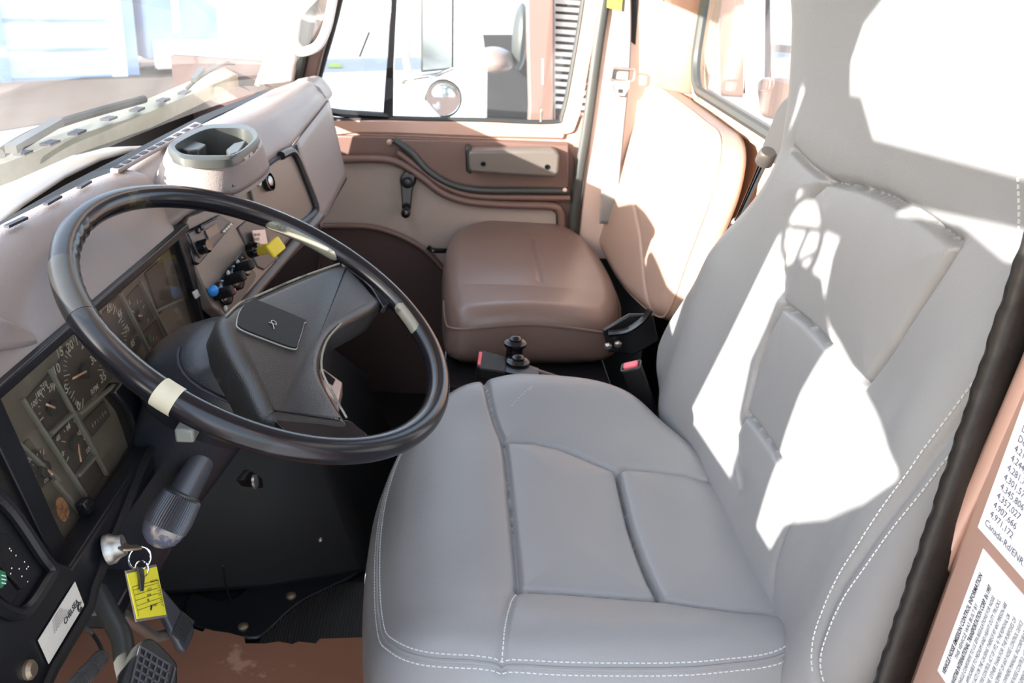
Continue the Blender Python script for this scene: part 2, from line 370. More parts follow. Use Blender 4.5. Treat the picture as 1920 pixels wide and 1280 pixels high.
# trim shapes
ledge=[(738,262),(770,285),(800,318),(845,345),(900,356),(1000,357),(1066,358)]
link('trim_bead',MB().tube(smooth(D(ledge,DX-.040),6),.0095,10),M['gtrim'],door)
link('trim_roll',MB().tube(smooth(D([(634,300),(700,298),(745,304),(790,332),(830,362),(880,378),(960,384),(1030,386),(1050,396),(1054,430),(1052,470)],DX-.036),6),.011,10),M['door_b'],door)
link('trim_ledge',MB().tube(smooth(D([(745,285),(790,318),(835,350),(890,367),(980,370),(1068,371)],DX-.036),6),.009,10),M['door_b'],door)
upx=[(738,262),(770,285),(800,318),(845,345),(900,356),(1066,357),(1066,272),(900,264)]
link('armrest_recess',MB().prism(D(s2(upx[:6],4)+upx[6:],DX-.030),(-1,0,0),.012),M['door_b'],door,bev=.003)
ins=s2([(640,308),(700,306),(742,312),(785,338),(825,366),(880,384),(960,391)],4)+[(1035,393),(1043,400),(1046,480),(1040,520)]+s2([(840,520),(800,478),(750,448),(700,430),(600,424)],4)
link('fabric_insert',MB().prism(D(ins,DX-.024),(-1,0,0),.012),M['beige'],door,bev=.003)
low=s2([(600,426),(690,428),(745,444),(795,472),(835,512)],5)+[(900,560),(1060,560),(1060,760),(600,800)]
link('lower_panel',MB().prism(D(low,DX-.032),(-1,0,0),.02),M['door_low'],door,bev=.004)
link('lower_roll',MB().tube(smooth(D([(598,424),(690,425),(748,441),(798,470),(838,512)],DX-.036),6),.008,10),M['door_b'],door)
link('panel_button',MB().ell(at(731,267,X=DX-.030),.006,.009,.009),M['paint'],door)
link('panel_button',MB().ell(at(1059,356,X=DX-.050),.005,.006,.006),M['paint_l'],door)
# pull handle
ph=MB().prism(D(s2([(880,282),(1040,281)],1)+[(1050,290),(1048,325),(1040,334),(960,329),(885,324),(877,318),(876,290)],DX-.085),(-1,0,0),.055)
h=link('pull_handle',ph,M['grip'],door,bev=.008,seg=3)
for q in((906,307),(1026,313)): link('screw_hole',MB().lathe(at(*q,X=DX-.086),(-1,0,0),[(.007,-.002),(.007,.001),(.004,.0012),(.0035,-.001)],14),M['blackg'],h)
link('handle_recess',MB().prism(D([(872,278),(882,276),(884,328),(874,322)],DX-.084),(-1,0,0),.05),M['black'],h,bev=.004)
# window crank
cr=link('window_crank',MB().prism([at(x,y,X=DX-.055) for x,y in s2([(751,335),(756,326),(765,323),(774,327),(778,336),(773,360),(771,385),(768,398),(755,398),(753,375)],3,True)],(-1,0,0),.014),M['blackg'],door,bev=.004)
link('crank_hub',MB().lathe(at(765,338,X=DX-.03),(-1,0,0),[(.022,0),(.020,.02),(.013,.028),(.012,.036),(.006,.038)],20),M['black'],cr)
link('crank_knob',MB().lathe(at(762,394,X=DX-.055),(-1,-.0,-.0),[(.009,0),(.0125,.01),(.0135,.028),(.011,.038),(.004,.041)],20),M['blackg'],cr)
lv=at(805,465,X=DX-.045)
link('door_latch_lever',MB().tube(smooth([at(803,463,X=DX-.05),at(812,469,X=DX-.055),at(835,470,X=DX-.05),at(850,470,X=DX-.04)],4),.007,8),M['blackg'],door)
# ---- A pillar right, trim -------------------------------------------
def pil(name,px,Xs,t,m,lab,nrm=(-1,0,0),**k):
    P=[at(x,y,X=Xs) for x,y in px]; return struct(name,MB().prism(P,nrm,t),m,lab,bev=.006,**k)
pil('trim_1',[(535,-160),(585,-160),(548,155),(480,160),(497,100)],1.66,.05,M['paint_l'],'pale painted windshield pillar, passenger side')
pil('trim_2',[(590,-200),(615,-200),(595,0),(565,150),(545,155),(552,120)],1.69,.05,M['gtrim'],'dark weatherstrip on the passenger windshield pillar')
pil('trim_3',[(612,-200),(650,-200),(630,0),(590,160),(562,160),(580,90)],1.71,.05,M['door_b'],'brown painted pillar edge beside the passenger door')
# grab handle
gh=[at(632,-60,X=1.60),at(622,10,X=1.60),at(612,55,X=1.60),at(596,85,X=1.60),at(575,96,X=1.61),at(562,97,X=1.66)]
single('grab_handle',MB().tube(smooth(gh,6),.011,12),M['white'],'white curved grab handle on the windshield pillar beside the passenger door','grab handle')
# ---- B pillar right ---------------------------------------------------
struct('wall_right_lower',MB().box((1.79,-.185,.215),(.03,.25,.45)),M['blackm'],'black lower side wall beside the passenger seat base')
bp=MB(); bp.box((DX+.0,-.185,1.005),(.05,.23,1.11)); struct('trim_4',bp,M['paint_l'],'pale rose pillar behind the passenger door',bev=.004)
bp=MB().tube(smooth([at(1139,-30,X=DX-.03),at(1122,80,X=DX-.03),at(1102,230,X=DX-.03),at(1084,340,X=DX-.03),at(1076,430,X=DX-.03),at(1072,520,X=DX-.03)],5),.014,10,sx=.7,sz=1)
struct('trim_5',bp,M['gtrim'],'dark rubber door seal on the pillar behind the passenger door')
# curved rear corner trim
co=MB(); a_=[]
co.loft([[(1.725-.10*math.sin(t)*1.0-.0,-.22-.085*(1-math.cos(t)),z) for t in np.linspace(0,math.pi/2,10)] for z in (.93,1.55)],cap=False,ringclosed=False)
co.loft([[(1.728-.10*math.sin(t),-.222-.085*(1-math.cos(t)),z) for t in np.linspace(0,math.pi/2,10)] for z in (.45,.93)],cap=False,ringclosed=False)
struct('trim_6',co,M['paint'],'rose brown curved rear corner of the cab',solid=.004)
# seat belt, passenger
sb=thing('seat_belt','grey ribbed passenger seat belt hanging on the pillar with its metal latch plate','seat belt',at(1160,300,X=1.70))
wv=[at(1165,-40,X=1.71),at(1166,60,X=1.705),at(1162,150,X=1.70),at(1152,260,X=1.70),at(1146,330,X=1.69),at(1140,420,X=1.68)]
mbw=MB(); W2=.024; pts=smooth(wv,6); rings=[]
for p in pts:
    rings.append([p+V((0,W2*(k/10-.5)*2,0))+V((-.0012*(k%2),0,0)) for k in range(11)])
mbw.loft(rings,cap=False,ringclosed=False); link('webbing',mbw,M['web'],sb,solid=.0015,ang=80)
c0=at(1167,140,X=1.69)
link('latch_frame',MB().tube([c0+V((0,a,b)) for a,b in rrect(.062,.030,.008,4)],.0035,8,closed=True),M['steel'],sb)
lt=link('latch_tongue',MB().prism([c0+V((-.003,a,b)) for a,b in((.020,-.012),(-.022,-.012),(-.022,-.03),(-.012,-.052),(.012,-.052),(.020,-.03))],(-1,0,0),.003),M['chrome'],sb,bev=.002)
link('tongue_slot',MB().prism([c0+V((-.0065,a,b-.040)) for a,b in rrect(.012,.009,.002,3)],(-1,0,0),.001),M['ink'],lt)
link('belt_tag',MB().prism([at(x,y,X=1.70) for x,y in((1139,-4),(1167,-4),(1165,20),(1138,14))],(-1,0,0),.001),M['ytag'],sb)['label']='yellow cloth tag'
link('retractor_cover',MB().prism([at(x,y,X=1.72) for x,y in((1167,-40),(1200,-40),(1192,85),(1160,60))],(-1,0,0),.012),M['blackm'],sb,bev=.003)
vb=MB()
for i in range(16):
    z=.86+i*.010; vb.box((1.70,-.262,z),(.06,.012,.005))
vb.box((1.70,-.270,.94),(.065,.010,.18))
single('vent_grille',vb,M['fasciad'],'narrow brown slatted vent at the rear corner behind the passenger seat','vent')
# ================================================================== driver seat
seat=thing('driver_seat','grey leather driver seat with tall backrest behind the steering wheel','seat',(.43,.1,.0))
CZ=.55
ol=[(.12,-.12),(.098,-.03),(.092,.08),(.094,.2),(.112,.30),(.155,.345),(.22,.362),(.32,.374),(.42,.38),(.52,.377),(.62,.360),(.70,.325),(.762,.262),(.79,.19),(.795,.11),(.78,.03),(.735,-.035),(.67,-.08),(.60,-.125),(.50,-.155),(.35,-.165),(.2,-.155)]
ol=s2(ol,6,True)
zz=lambda q,z=CZ-.004:[ (at(a,b,Z=z).x,at(a,b,Z=z).y) for a,b in q]
SA=zz([(905,705),(910,730),(918,760),(932,795),(945,820),(951,860),(955,900),(960,950),(965,1000),(970,1050),(973,1098)])
SA2=zz([(973,1098),(958,1130),(950,1165),(944,1200),(940,1252)])
SB=zz([(945,820),(1000,820),(1050,829),(1100,846),(1155,866)]); SB2=zz([(1155,866),(1180,862),(1230,866),(1290,874),(1350,890)])
SCc=zz([(973,1100),(1050,1102),(1150,1109),(1240,1116)]); SC2=zz([(1240,1116),(1300,1128),(1380,1142),(1450,1150)])
SD=zz([(1160,870),(1170,910),(1185,970),(1205,1030),(1222,1075),(1240,1114)])
def hd(X,Y):
    z=.022*np.exp(-((X-.72)/.075)**2)*np.clip((.36-Y)/.2,0,1)+.018*np.exp(-((X-.15)/.06)**2)
    z-= .055*np.clip((Y-.20)/.17,0,1)**2
    z-= .012*np.exp(-((X-.42)/.2)**2)*np.clip((.25-Y)/.2,0,1)
    return z
PC=Pillow(ol,(.43,.12),.17,.05,[(SA,.9),(SA2,.45),(SB,1),(SB2,.8),(SCc,1.1),(SC2,1.1),(SD,1.5)],hd,puff=.010,frame=((0,0,CZ),(1,0,0),(0,1,0),(0,0,1)),NT=560,NR=130,sd=.009,sw=.0042)
cush=link('cushion',PC.build(),M['leather'],seat,ang=80)
st=MB()
def ringpts(P,sc,t0,t1,n=160):
    out=[]
    for i in range(n+1):
        t=(t0+(t1-t0)*i/n)%1.0; out.append(tuple(P.surf(t,sc)))
    return out
# double top-stitch running round the near and front edge
for sc in(.955,.930): PC.stitches(st,ringpts(PC,sc,-.06,.52,220),step=.0062,r=.00055); link('stitching',st,M['thread'],cush,smooth=False); st=MB()
PC.stitches(st,SA2,step=.0052,r=.0007)
link('stitching',st,M['thread'],cush,smooth=False)
pp=MB(); rp=ringpts(PC,.943,-.06,.52,220); xy=np.array(rp); zv=PC.z(xy[:,0],xy[:,1]); pp.tube([PC.w(x,y,z+.0002) for (x,y),z in zip(rp,zv)],.0022,6); link('piping',pp,M['leather'],cush)
scf=MB()
for i in range(9):
    a=at(958+i*4,768-i*2.6,Z=CZ-.002); q=PC.z(np.array([a.x]),np.array([a.y]))[0]; a.z=CZ+q+.0005
    b=a+V((.006+RNG.rand()*.006,-.008-RNG.rand()*.01,0)); scf.bar(a,b,.0009,.0004)
link('scuff_mark',scf,M['thread'],cush,smooth=False)['label']='small pale scuff on the cushion'
# backrest
a8=math.radians(8); BO=V((0,-.11,.55)); bex=V((1,0,0)); bey=V((0,-math.sin(a8),math.cos(a8))); ben=V((0,math.cos(a8),math.sin(a8)))
def bl(x,y,off=0.0):
    p=onp(x,y,BO+ben*off,ben)-BO; return (p.dot(bex),p.dot(bey))
obk=[bl(*q,-.035) for q in [(1330,905),(1292,850),(1268,790),(1252,735),(1249,690),(1257,640),(1282,585),(1335,510),(1390,440),(1438,375),(1478,300),(1492,230),(1505,150),(1520,70),(1540,-30)]]
obk+=[(.66,.74),(.60,.80),(.50,.825),(.35,.83),(.22,.82),(.10,.78),(.05,.70),(.03,.55),(.02,.40),(.015,.25),(.02,.12),(.04,.03),(.075,-.035),(.12,-.07),(.2,-.06),(.35,-.06)]
obk=s2(obk,5,True)
b_=lambda q:[bl(*p) for p in q]
T1=b_([(1478,278),(1505,308),(1540,334)]); T2=b_([(1540,334),(1600,346),(1650,364),(1700,390),(1745,422),(1785,454)])
FV=b_([(1540,334),(1505,368),(1478,405),(1460,445),(1448,500),(1446,565),(1418,620),(1395,690),(1378,770),(1362,810),(1364,850),(1376,905)])
NV=b_([(1785,454),(1745,520),(1700,587),(1660,650),(1608,718)]); NV2=b_([(1608,718),(1590,760),(1550,840),(1505,920),(1462,1000),(1445,1060),(1442,1110)])
H1=b_([(1446,567),(1480,592),(1512,620),(1545,655),(1580,692),(1606,716)]); H2=b_([(1378,770),(1405,805),(1430,840),(1448,868),(1475,905),(1500,925)])
def hb(X,Y):
    z=.020*np.exp(-((X-.72)/.07)**2)*np.clip((.45-Y)/.2,0,1)+.022*np.exp(-((X-.10)/.06)**2)*np.clip((.5-Y)/.2,0,1)
    z+= .035*np.clip((Y-.50)/.2,0,1)**1.5 - .012*np.exp(-((Y-.20)/.18)**2)*np.exp(-((X-.45)/.15)**2)
    return z
DSt=[bl(*q) for q in [(1900,610),(1880,650),(1820,750),(1740,880),(1685,960),(1640,1030),(1602,1090),(1575,1150),(1556,1205),(1547,1270)]]
DSm=[(x-.009,y-.006) for x,y in DSt]
PB=Pillow(obk,(.40,.36),.068,.05,[(T1,.8),(T2,1.2),(FV,.9),(NV,1.1),(NV2,.25),(H1,1.1),(H2,1.1),(s2(DSm,3),.35)],hb,puff=.009,frame=(BO,bex,bey,ben),NT=640,NR=150,sd=.009,sw=.0042)
back=link('backrest',PB.build(),M['leather'],seat,ang=80)
st=MB(); PB.stitches(st,s2(DSt,6),step=.0062,r=.0006); link('stitching',st,M['thread'],back,smooth=False); st=MB(); PB.stitches(st,[(x-.019,y-.010) for x,y in s2(DSt,6)],step=.0062,r=.0006); link('stitching',st,M['thread'],back,smooth=False); st=MB()
PB.stitches(st,s2([bl(*q) for q in[(1916,270),(1914,330),(1912,400),(1908,450)]],6),step=.006,r=.0007)
link('stitching',st,M['thread'],back,smooth=False)
# folded armrest, far side of the driver seat, with chrome struts
AP=(0,-.225,.9)
arm=link('armrest',MB().prism([onp(x,y,AP,(0,1,0)) for x,y in s2([(1508,168),(1480,176),(1458,198),(1446,228),(1432,262),(1424,288),(1432,300),(1455,310),(1480,315),(1500,300),(1530,240),(1530,190)],3,True)],(0,1,0),.05),M['leather'],seat,bev=.018,seg=4)
arm['label']='folded rounded armrest on the far side'
q0=onp(1433,302,(0,-.19,.9),(0,1,0)); q1=onp(1378,425,(0,-.19,.9),(0,1,0)); dd=(q1-q0).normalized()
link('hinge_cap',MB().lathe(q0+dd*-.02,dd,[(.011,0),(.014,.004),(.014,.022),(.009,.026)],20),M['silv'],arm)
for o_ in(-.006,.006): link('strut',MB().tube([q0+dd*.0+V((o_,0,0)),q1+V((o_*.4,0,0))],.0042,8),M['chrome'],arm)
link('strut_foot',MB().ell(q1,.009,.009,.016),M['chrome'],arm)
# seat base
link('seat_base',MB().box((.44,.09,.20),(.46,.40,.38)),M['blackm'],seat,bev=.02)
link('seat_pivot',MB().lathe((.075,-.11,.43),(1,0,0),[(.045,0),(.045,.03),(.03,.035)],24),M['black'],seat)
# ================================================================== passenger seat
ps=thing('passenger_seat','brown vinyl passenger seat on a black metal box beside the door','seat',(1.30,.12,.0))
Zp=.545
po=[ (at(a,b,Z=Zp-.03).x,at(a,b,Z=Zp-.03).y) for a,b in [(835,590),(832,520),(835,470),(858,438),(910,424),(980,420),(1040,426),(1085,446),(1120,480),(1150,530),(1164,575),(1155,610),(1100,618),(1000,618),(900,618),(850,612)]]
po=s2(po,6,True)
def hp(X,Y): return .022*(1-((Y-.12)/.17)**2)*np.clip((1.22-X)/.16,0,1)+.008*np.exp(-((X-1.30)/.16)**2-((Y-.12)/.12)**2)
PS1=[(at(a,b,Z=Zp).x,at(a,b,Z=Zp).y) for a,b in [(1002,445),(1000,470),(1008,500),(1013,530)]]
ppx=[(838,575),(880,568),(920,560),(970,553),(1020,553),(1080,562),(1120,575),(1150,588)]
PP=Pillow(po,(1.27,.12),.118,.045,[(PS1,.5)],hp,puff=.006,frame=((0,0,Zp),(1,0,0),(0,1,0),(0,0,1)),NT=360,NR=80)
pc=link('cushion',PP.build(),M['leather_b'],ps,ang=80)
rp=[tuple(PP.surf(t%1,.995)) for t in np.linspace(-.42,.05,60)]
xy=np.array(rp); zv=PP.z(xy[:,0],xy[:,1]); link('piping',MB().tube([PP.w(x,y,z-.004) for (x,y),z in zip(rp,zv)],.0035,6),M['leather_b'],pc)
a9=math.radians(10); PO=V((0,-.135,.55)); pey=V((0,-math.sin(a9),math.cos(a9))); pen=V((0,math.cos(a9),math.sin(a9)))
def plc(x,y,off=-.03):
    p=onp(x,y,PO+pen*off,pen)-PO; return (p.x,p.dot(pey))
pbo=s2([plc(*q) for q in [(1250,600),(1222,585),(1180,545),(1150,500),(1128,450),(1116,400),(1122,345),(1150,290),(1180,235),(1200,180),(1230,160),(1280,190),(1335,232),(1358,252),(1364,290),(1350,360),(1320,440),(1290,520),(1268,585)]],5,True)
cen=plc(1240,370)
seamP=[plc(*q,0) for q in [(1180,345),(1198,440),(1205,520),(1215,580)]]
PPB=Pillow(pbo,cen,.08,.035,[(seamP,.5)],None,puff=.005,frame=(PO,(1,0,0),pey,pen),NT=360,NR=80)
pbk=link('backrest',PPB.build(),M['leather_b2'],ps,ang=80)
link('piping',MB().tube([PPB.w(x,y,PPB.z(np.array([x]),np.array([y]))[0]) for x,y in [tuple(PPB.surf(t,.985)) for t in np.linspace(0,.999,120)]],.0028,6,closed=True),M['leather_b2'],pbk)
box=MB().box((1.245,.115,.212),(.57,.35,.424)); bx=link('seat_box',box,M['blackg'],ps,bev=.006)
link('box_lip',MB().tube([(.962,.288,.424),(.962,-.055,.424)],.004,8),M['blackg'],bx)
link('recliner_arc',MB().tube(smooth([at(1140,625,X=.98),at(1175,620,X=.98),at(1205,600,X=.98),at(1220,580,X=.98)],5),.007,8),M['blackg'],ps)
link('recliner_plate',MB().prism([at(x,y,X=1.0) for x,y in((1130,620),(1180,590),(1225,590),(1235,640),(1190,665),(1140,660))],(-1,0,0),.01),M['black'],ps,bev=.003)
for q in((1140,648),(1158,644)): link('bolt',MB().lathe(at(*q,X=.995),(-1,0,0),[(.008,0),(.008,.006),(.004,.009)],6),M['steel'],ps)
# ================================================================== dashboard
dash=thing('dashboard','taupe and black dashboard with gauges, radio and heater controls under the windshield','dashboard',(.85,.75,.5))
# top pad: hood part (X .02-.66) and passenger part (.67-1.62)
def padsec(lip,crest,base,low):
    (ly,lz),(cy,cz),(by,bz)=lip,crest,base
    return [(ly+.05,lz-.012),(ly+.012,lz-.010),(ly+.001,lz-.004),(ly,lz+.006),(ly+.006,lz+.018),((ly*.5+cy*.5),(lz*.45+cz*.55)+.004),(cy,cz),(cy*.6+by*.4,cz*.6+bz*.4+.006),(by-.004,bz),(by+.01,bz-.008),(by+.02,bz-.05)]
hood=[(.02,(.705,.812),(.73,.888),(.775,.900)),(.18,(.699,.813),(.745,.890),(.785,.904)),(.40,(.690,.813),(.745,.891),(.778,.906)),(.60,(.681,.813),(.725,.893),(.762,.906)),(.652,(.679,.813),(.704,.893),(.747,.907)),(.664,(.684,.816),(.708,.885),(.745,.902))]
def padmesh(st):
    rings=[]
    for i in range(len(st)-1):
        for k in range(8):
            t=k/8; x=st[i][0]*(1-t)+st[i+1][0]*t; s=[tuple(np.array(st[i][j])*(1-t)+np.array(st[i+1][j])*t) for j in(1,2,3)]
            rings.append([(x,y,z) for y,z in s2(padsec(*s,0),3)])
    x=st[-1][0]; rings.append([(x,y,z) for y,z in s2(padsec(*st[-1][1:],0),3)])
    return MB().loft(rings)
hd_=link('dash_hood',padmesh(hood),M['dash'],dash,ang=50)
# moulded step at the near end of the hood
link('hood_step',MB().prism([onp(x,y,(0,.70,.84),(0,-1,.25)) for x,y in ((-30,585),(5,592),(64,618),(80,646),(40,652),(-30,655))],(0,-1,.3),.02),M['dash'],hd_,bev=.006,seg=3)
pas=[(.672,(.692,.822),(.708,.878),(.745,.900)),(.80,(.672,.830),(.692,.885),(.738,.905)),(.95,(.638,.838),(.672,.892),(.728,.908)),(1.15,(.603,.848),(.640,.898),(.708,.908)),(1.42,(.590,.870),(.620,.908),(.682,.910)),(1.60,(.588,.874),(.612,.912),(.660,.905))]
pp_=link('dash_pad',padmesh(pas),M['dash'],dash,ang=50)
# defroster grille strip
g0=[at(x,y,Z=.915) for x,y in ((205,316),(222,318),(380,232),(366,227))]
df=MB().prism(g0,(0,0,1),.006); link('defroster_vent',df,M['dash'],dash,bev=.002)
sl=MB(); 
for i in range(10):
    a=at(214+ (372-214)*(i+.2)/10,316-(316-231)*(i+.2)/10,Z=.9155); b=at(214+(372-214)*(i+.8)/10,316-(316-231)*(i+.8)/10,Z=.9155); sl.bar(a,b,.007,.001)
link('vent_slot',sl,M['ink'],dash)
for (x0,y0,x1,y1) in ((12,425,48,408),(85,383,112,368),(148,352,168,340)):
    link('defroster_slot',MB().bar(at(x0,y0,Z=.911),at(x1,y1,Z=.911),.006,.003),M['ink'],dash)
# black cowl strip between pad and glass
link('glass_seal',MB().loft([[(.0,.79,.895),(.0,.82,.890),(.0,.82,.86),(.0,.79,.86)],[(.6,.765,.900),(.6,.80,.895),(.6,.80,.86),(.6,.765,.86)],[(1.1,.73,.903),(1.1,.76,.9),(1.1,.76,.86),(1.1,.73,.86)],[(1.62,.67,.90),(1.62,.70,.895),(1.62,.70,.86),(1.62,.67,.86)]]),M['blackm'],dash)
# passenger end notch piece
link('end_notch',MB().prism([at(x,y,X=1.50) for x,y in ((548,155),(572,150),(600,165),(612,185),(600,192),(588,176),(560,168))],(-1,0,0),.06),M['dash'],pp_,bev=.004)
# fascia: bilinear panels
FT=V((.68,.698,.818)); FB=V((.70,.624,.665)); GT=V((1.15,.597,.846)); GB=V((1.15,.553,.677)); ET=V((1.52,.583,.873)); EB=V((1.50,.542,.70))
def fas(u,v): return (FT*(1-u)+GT*u)*(1-v)+(FB*(1-u)+GB*u)*v
fn=(GT-FT).cross(FB-FT); fn.normalize()
if fn.y>0: fn=-fn
fm=MB(); fm.grid(fas,24,8); 
o1=link('fascia',fm,M['fascia'],dash,solid=.012)
def fp(px,lift=.0):   # pixel onto the fascia plane (mean plane per region)
    x,y=px
    # iterate on bilinear patch
    best=None
    P0=fas(.25,.5) if x<470 else fas(.75,.5)
    n=fn
    p=onp(x,y,P0+n*lift,n); return p
# local plane of left half (center panel) and right half
nL=((fas(.4,.5)-fas(0,.5)).cross(fas(.2,1)-fas(.2,0))).normalized(); nL=-nL if nL.y>0 else nL
nR=((fas(1,.5)-fas(.5,.5)).cross(fas(.75,1)-fas(.75,0))).normalized(); nR=-nR if nR.y>0 else nR
cL=fas(.2,.5); cR=fas(.75,.5)
def PL(x,y,l=.0): return onp(x,y,cL+nL*l,nL)
def PR(x,y,l=.0): return onp(x,y,cR+nR*l,nR)
# center panel raised bezel
cp=[(338,436),(352,404),(440,372),(470,372),(478,386),(525,488),(432,604),(398,575)]
ctr=link('center_panel',MB().prism([PL(x,y,.010) for x,y in cp],nL,.02),M['fascia'],dash,bev=.003)
lo=V((.0,0,0))
link('panel_lower_roll',MB().tube([PL(428,604,.008),PL(476,548,.008),PL(528,488,.008),PR(600,404,.012)],.010,10),M['fasciad'],ctr)
# radio
ra=link('radio',MB().prism([PL(x,y,.016) for x,y in ((346,436),(412,402),(440,418),(374,496),(366,492))],nL,.02),M['black'],dash,bev=.002)
link('radio_face',MB().prism([PL(x,y,.018) for x,y in ((353,437),(409,408),(434,421),(376,484))],nL,.004),M['fasciad'],ra,bev=.001)
link('radio_display',MB().prism([PL(x,y,.0205) for x,y in ((385,432),(405,419),(413,433),(392,448))],nL,.003),M['lcd'],ra)
link('radio_knob',MB().lathe(PL(376,464,.018),nL,[(.011,0),(.011,.012),(.008,.015),(.003,.015)],18),M['blackg'],ra)
for q in((370,433),(376,427)): link('radio_button',MB().lathe(PL(*q,.018),nL,[(.0045,0),(.0045,.003),(.003,.004)],10),M['black'],ra)
for i in range(4): link('radio_key',MB().prism([PL(x+i*4.2,y-i*4.2,.021) for x,y in ((418,433),(421,430),(424,433),(421,436))],nL,.003),M['print'],ra)
# heater control
link('heater_recess',MB().prism([PL(x,y,.0115) for x,y in ((398,545),(454,468),(482,518),(440,585),(424,590))],nL,.004),M['fasciad'],ctr,bev=.002)
hc=link('heater_control',MB().prism([PL(x,y,.0135) for x,y in s2([(408,545),(418,520),(440,490),(458,480),(468,500),(480,518),(452,560),(434,580),(420,575)],3,True)],nL,.003),M['black'],dash)
for q,s_ in(((419,549),.020),((441,521),.020),((456,500),.016)):
    k=link('heater_knob',MB().lathe(PL(*q,.014),nL,[(s_,0),(s_,.004),(s_*.85,.006),(s_*.3,.006)],24),M['blackg'],hc)
    link('knob_bar',MB().box(PL(*q,.026),(.014,.016,.034),R=nL.to_track_quat('Z','Y').to_matrix()),M['blackm'],k,bev=.003)
link('cold_mark',MB().ell(PL(400,545,.018),.008,.008,.009),M['blue'],hc)['label']='blue cold marker'
link('hot_mark',MB().ell(PL(438,546,.016),.006,.004,.006),M['red'],hc)['label']='red hot marker'
for q in((409,545),(428,512),(446,492),(423,578)): link('white_mark',MB().ell(PL(*q,.017),.003,.003,.005),M['print'],hc)
# switch bank and parking brake knob to the right of the radio
sw=link('switch_bank',MB().prism([PL(x,y,.013) for x,y in ((446,426),(478,400),(508,448),(520,486),(496,506),(484,500))],nL,.006),M['fasciad'],dash,bev=.002)
link('caution_label',MB().prism([PL(x,y,.022) for x,y in ((473,432),(497,430),(502,456),(480,458))],nL,.002),M['paint_l'],sw)
tb=MB(); text(tb,'PARK',PL(476,452,.0225),PL(500,449,0)-PL(476,452,0),PL(474,433,0)-PL(478,457,0),.0085); text(tb,'BRAKE',PL(476,443,.0225),PL(500,441,0)-PL(476,443,0),PL(474,433,0)-PL(478,457,0),.0075); link('caution_text',tb,M['ink'],sw,smooth=False)
bk=PL(470,470,.013)
ax=(at(524,464,X=.78)-at(478,472,X=.80)).normalized()
kb=link('brake_valve_boot',MB().lathe(PL(468,470,.010),nL,[(.013,0),(.013,.012),(.009,.02)],16),M['blackg'],dash)
sA=at(482,470,X=.83); sB=at(512,464,X=.80)
link('parking_brake_stem',MB().tube([sA,sB],.0085,14),M['yellow'],kb)
dn=(sB-sA).normalized(); Rk=dn.to_track_quat('Z','Y').to_matrix()
link('parking_brake_knob',MB().box(sB+dn*.006,(.030,.024,.009),R=Rk@Matrix.Rotation(.4,3,'Z')),M['yellow'],kb,bev=.003,seg=3)
# passenger side: glove panel with dark recessed rim, and round clock
gp=link('glove_box_door',MB().prism([PR(x,y,.004) for x,y in s2([(470,352),(500,318),(530,292),(545,285),(556,292),(585,365),(596,398),(590,412),(560,430),(515,470)],3,True)],nR,.01),M['fascia'],dash,bev=.002)
rim=smooth([PR(x,y,.006) for x,y in ((527,292),(545,284),(556,296),(572,335),(586,372),(591,392),(585,405),(562,424))],6)
link('glove_box_gap',MB().tube(rim,.0085,8),M['black'],gp)
ck=link('cigar_lighter',MB().lathe(PR(500,341,.006),nR,[(.017,0),(.017,.008),(.0145,.009),(.013,.002),(.002,.002)],24),M['blackg'],dash)
link('lighter_knob',MB().lathe(PR(502,340,.008),nR,[(.009,0),(.009,.006),(.005,.008)],16),M['steel'],ck)
link('lock_button',MB().lathe(PR(481,342,.012),nR,[(.007,0),(.007,.006),(.003,.007)],12),M['cream'],dash)
# passenger end cap
ec=MB(); 
def eb(u,v): return (GT*(1-u)+ET*u)*(1-v)+(GB*(1-u)+EB*u)*v
ec.grid(eb,10,10); sd_=[(ET,EB,EB+V((.02,.10,0)),ET+V((.05,.10,0)))]
ec.add([ET,EB,EB+V((.06,.28,-.04)),ET+V((.06,.16,0))],[(0,1,2,3)])
link('end_cap',ec,M['fasciad'] if 0 else M['dash'],dash,solid=.006)
link('cap_gap',MB().tube([GT+V((0,-.001,0)),GB+V((0,-.001,0))],.003,6),M['ink'],dash)
link('lip_gap',MB().tube([fas(.30,0)+V((0,-.002,-.002)),fas(.98,0)+V((0,-.002,-.002))],.003,6),M['ink'],dash)
# shell below fascia so nothing is hollow
bk_=MB(); bk_.add([FB+V((0,.005,0)),GB+V((0,.005,0)),EB,EB+V((0.06,.3,-.05)),V((.70,.93,.60)),V((.70,.93,.45)),V((.70,.66,.60))],[(0,1,2,3,4)])
link('under_tray',bk_,M['blackm'],dash,solid=.006)
# cup holder
ch=link('cup_holder',MB(),M['dash'],dash) if 0 else None
ctop=[(322,272),(330,260),(382,237),(462,238),(478,248),(478,264),(442,290),(420,296),(350,296),(325,285)]
ZT=.932
ringT=[at(x,y,Z=ZT-.006) for x,y in s2([(316,288),(320,270),(380,240),(420,236),(466,238),(487,256),(486,270),(450,300),(405,306),(340,302)],4,True)]
ringB=[at(x,y,Z=.876) for x,y in s2([(285,352),(318,300),(400,265),(450,262),(480,262),(502,300),(502,322),(468,350),(425,368),(350,366)],4,True)]
rg=[]
for k in range(7):
    t=k/6; f=t**1.0; rg.append([a.lerp(b,f) for a,b in zip(ringT,ringB)])
cbody=link('cup_holder',MB().loft(rg,cap=False),M['dash'],dash,solid=.004,ang=60)
link('cup_body_base',MB().prism(ringB,(0,0,1),.006),M['dash'],cbody)
def at_c(px,z): return [at(x,y,Z=z) for x,y in px]
inT=s2([(328,276),(340,264),(384,243),(420,240),(460,242),(474,254),(470,266),(440,288),(405,291),(348,289)],4,True)
outT=s2([(318,284),(322,266),(380,238),(420,234),(464,235),(484,250),(483,266),(446,294),(408,300),(346,298)],4,True)
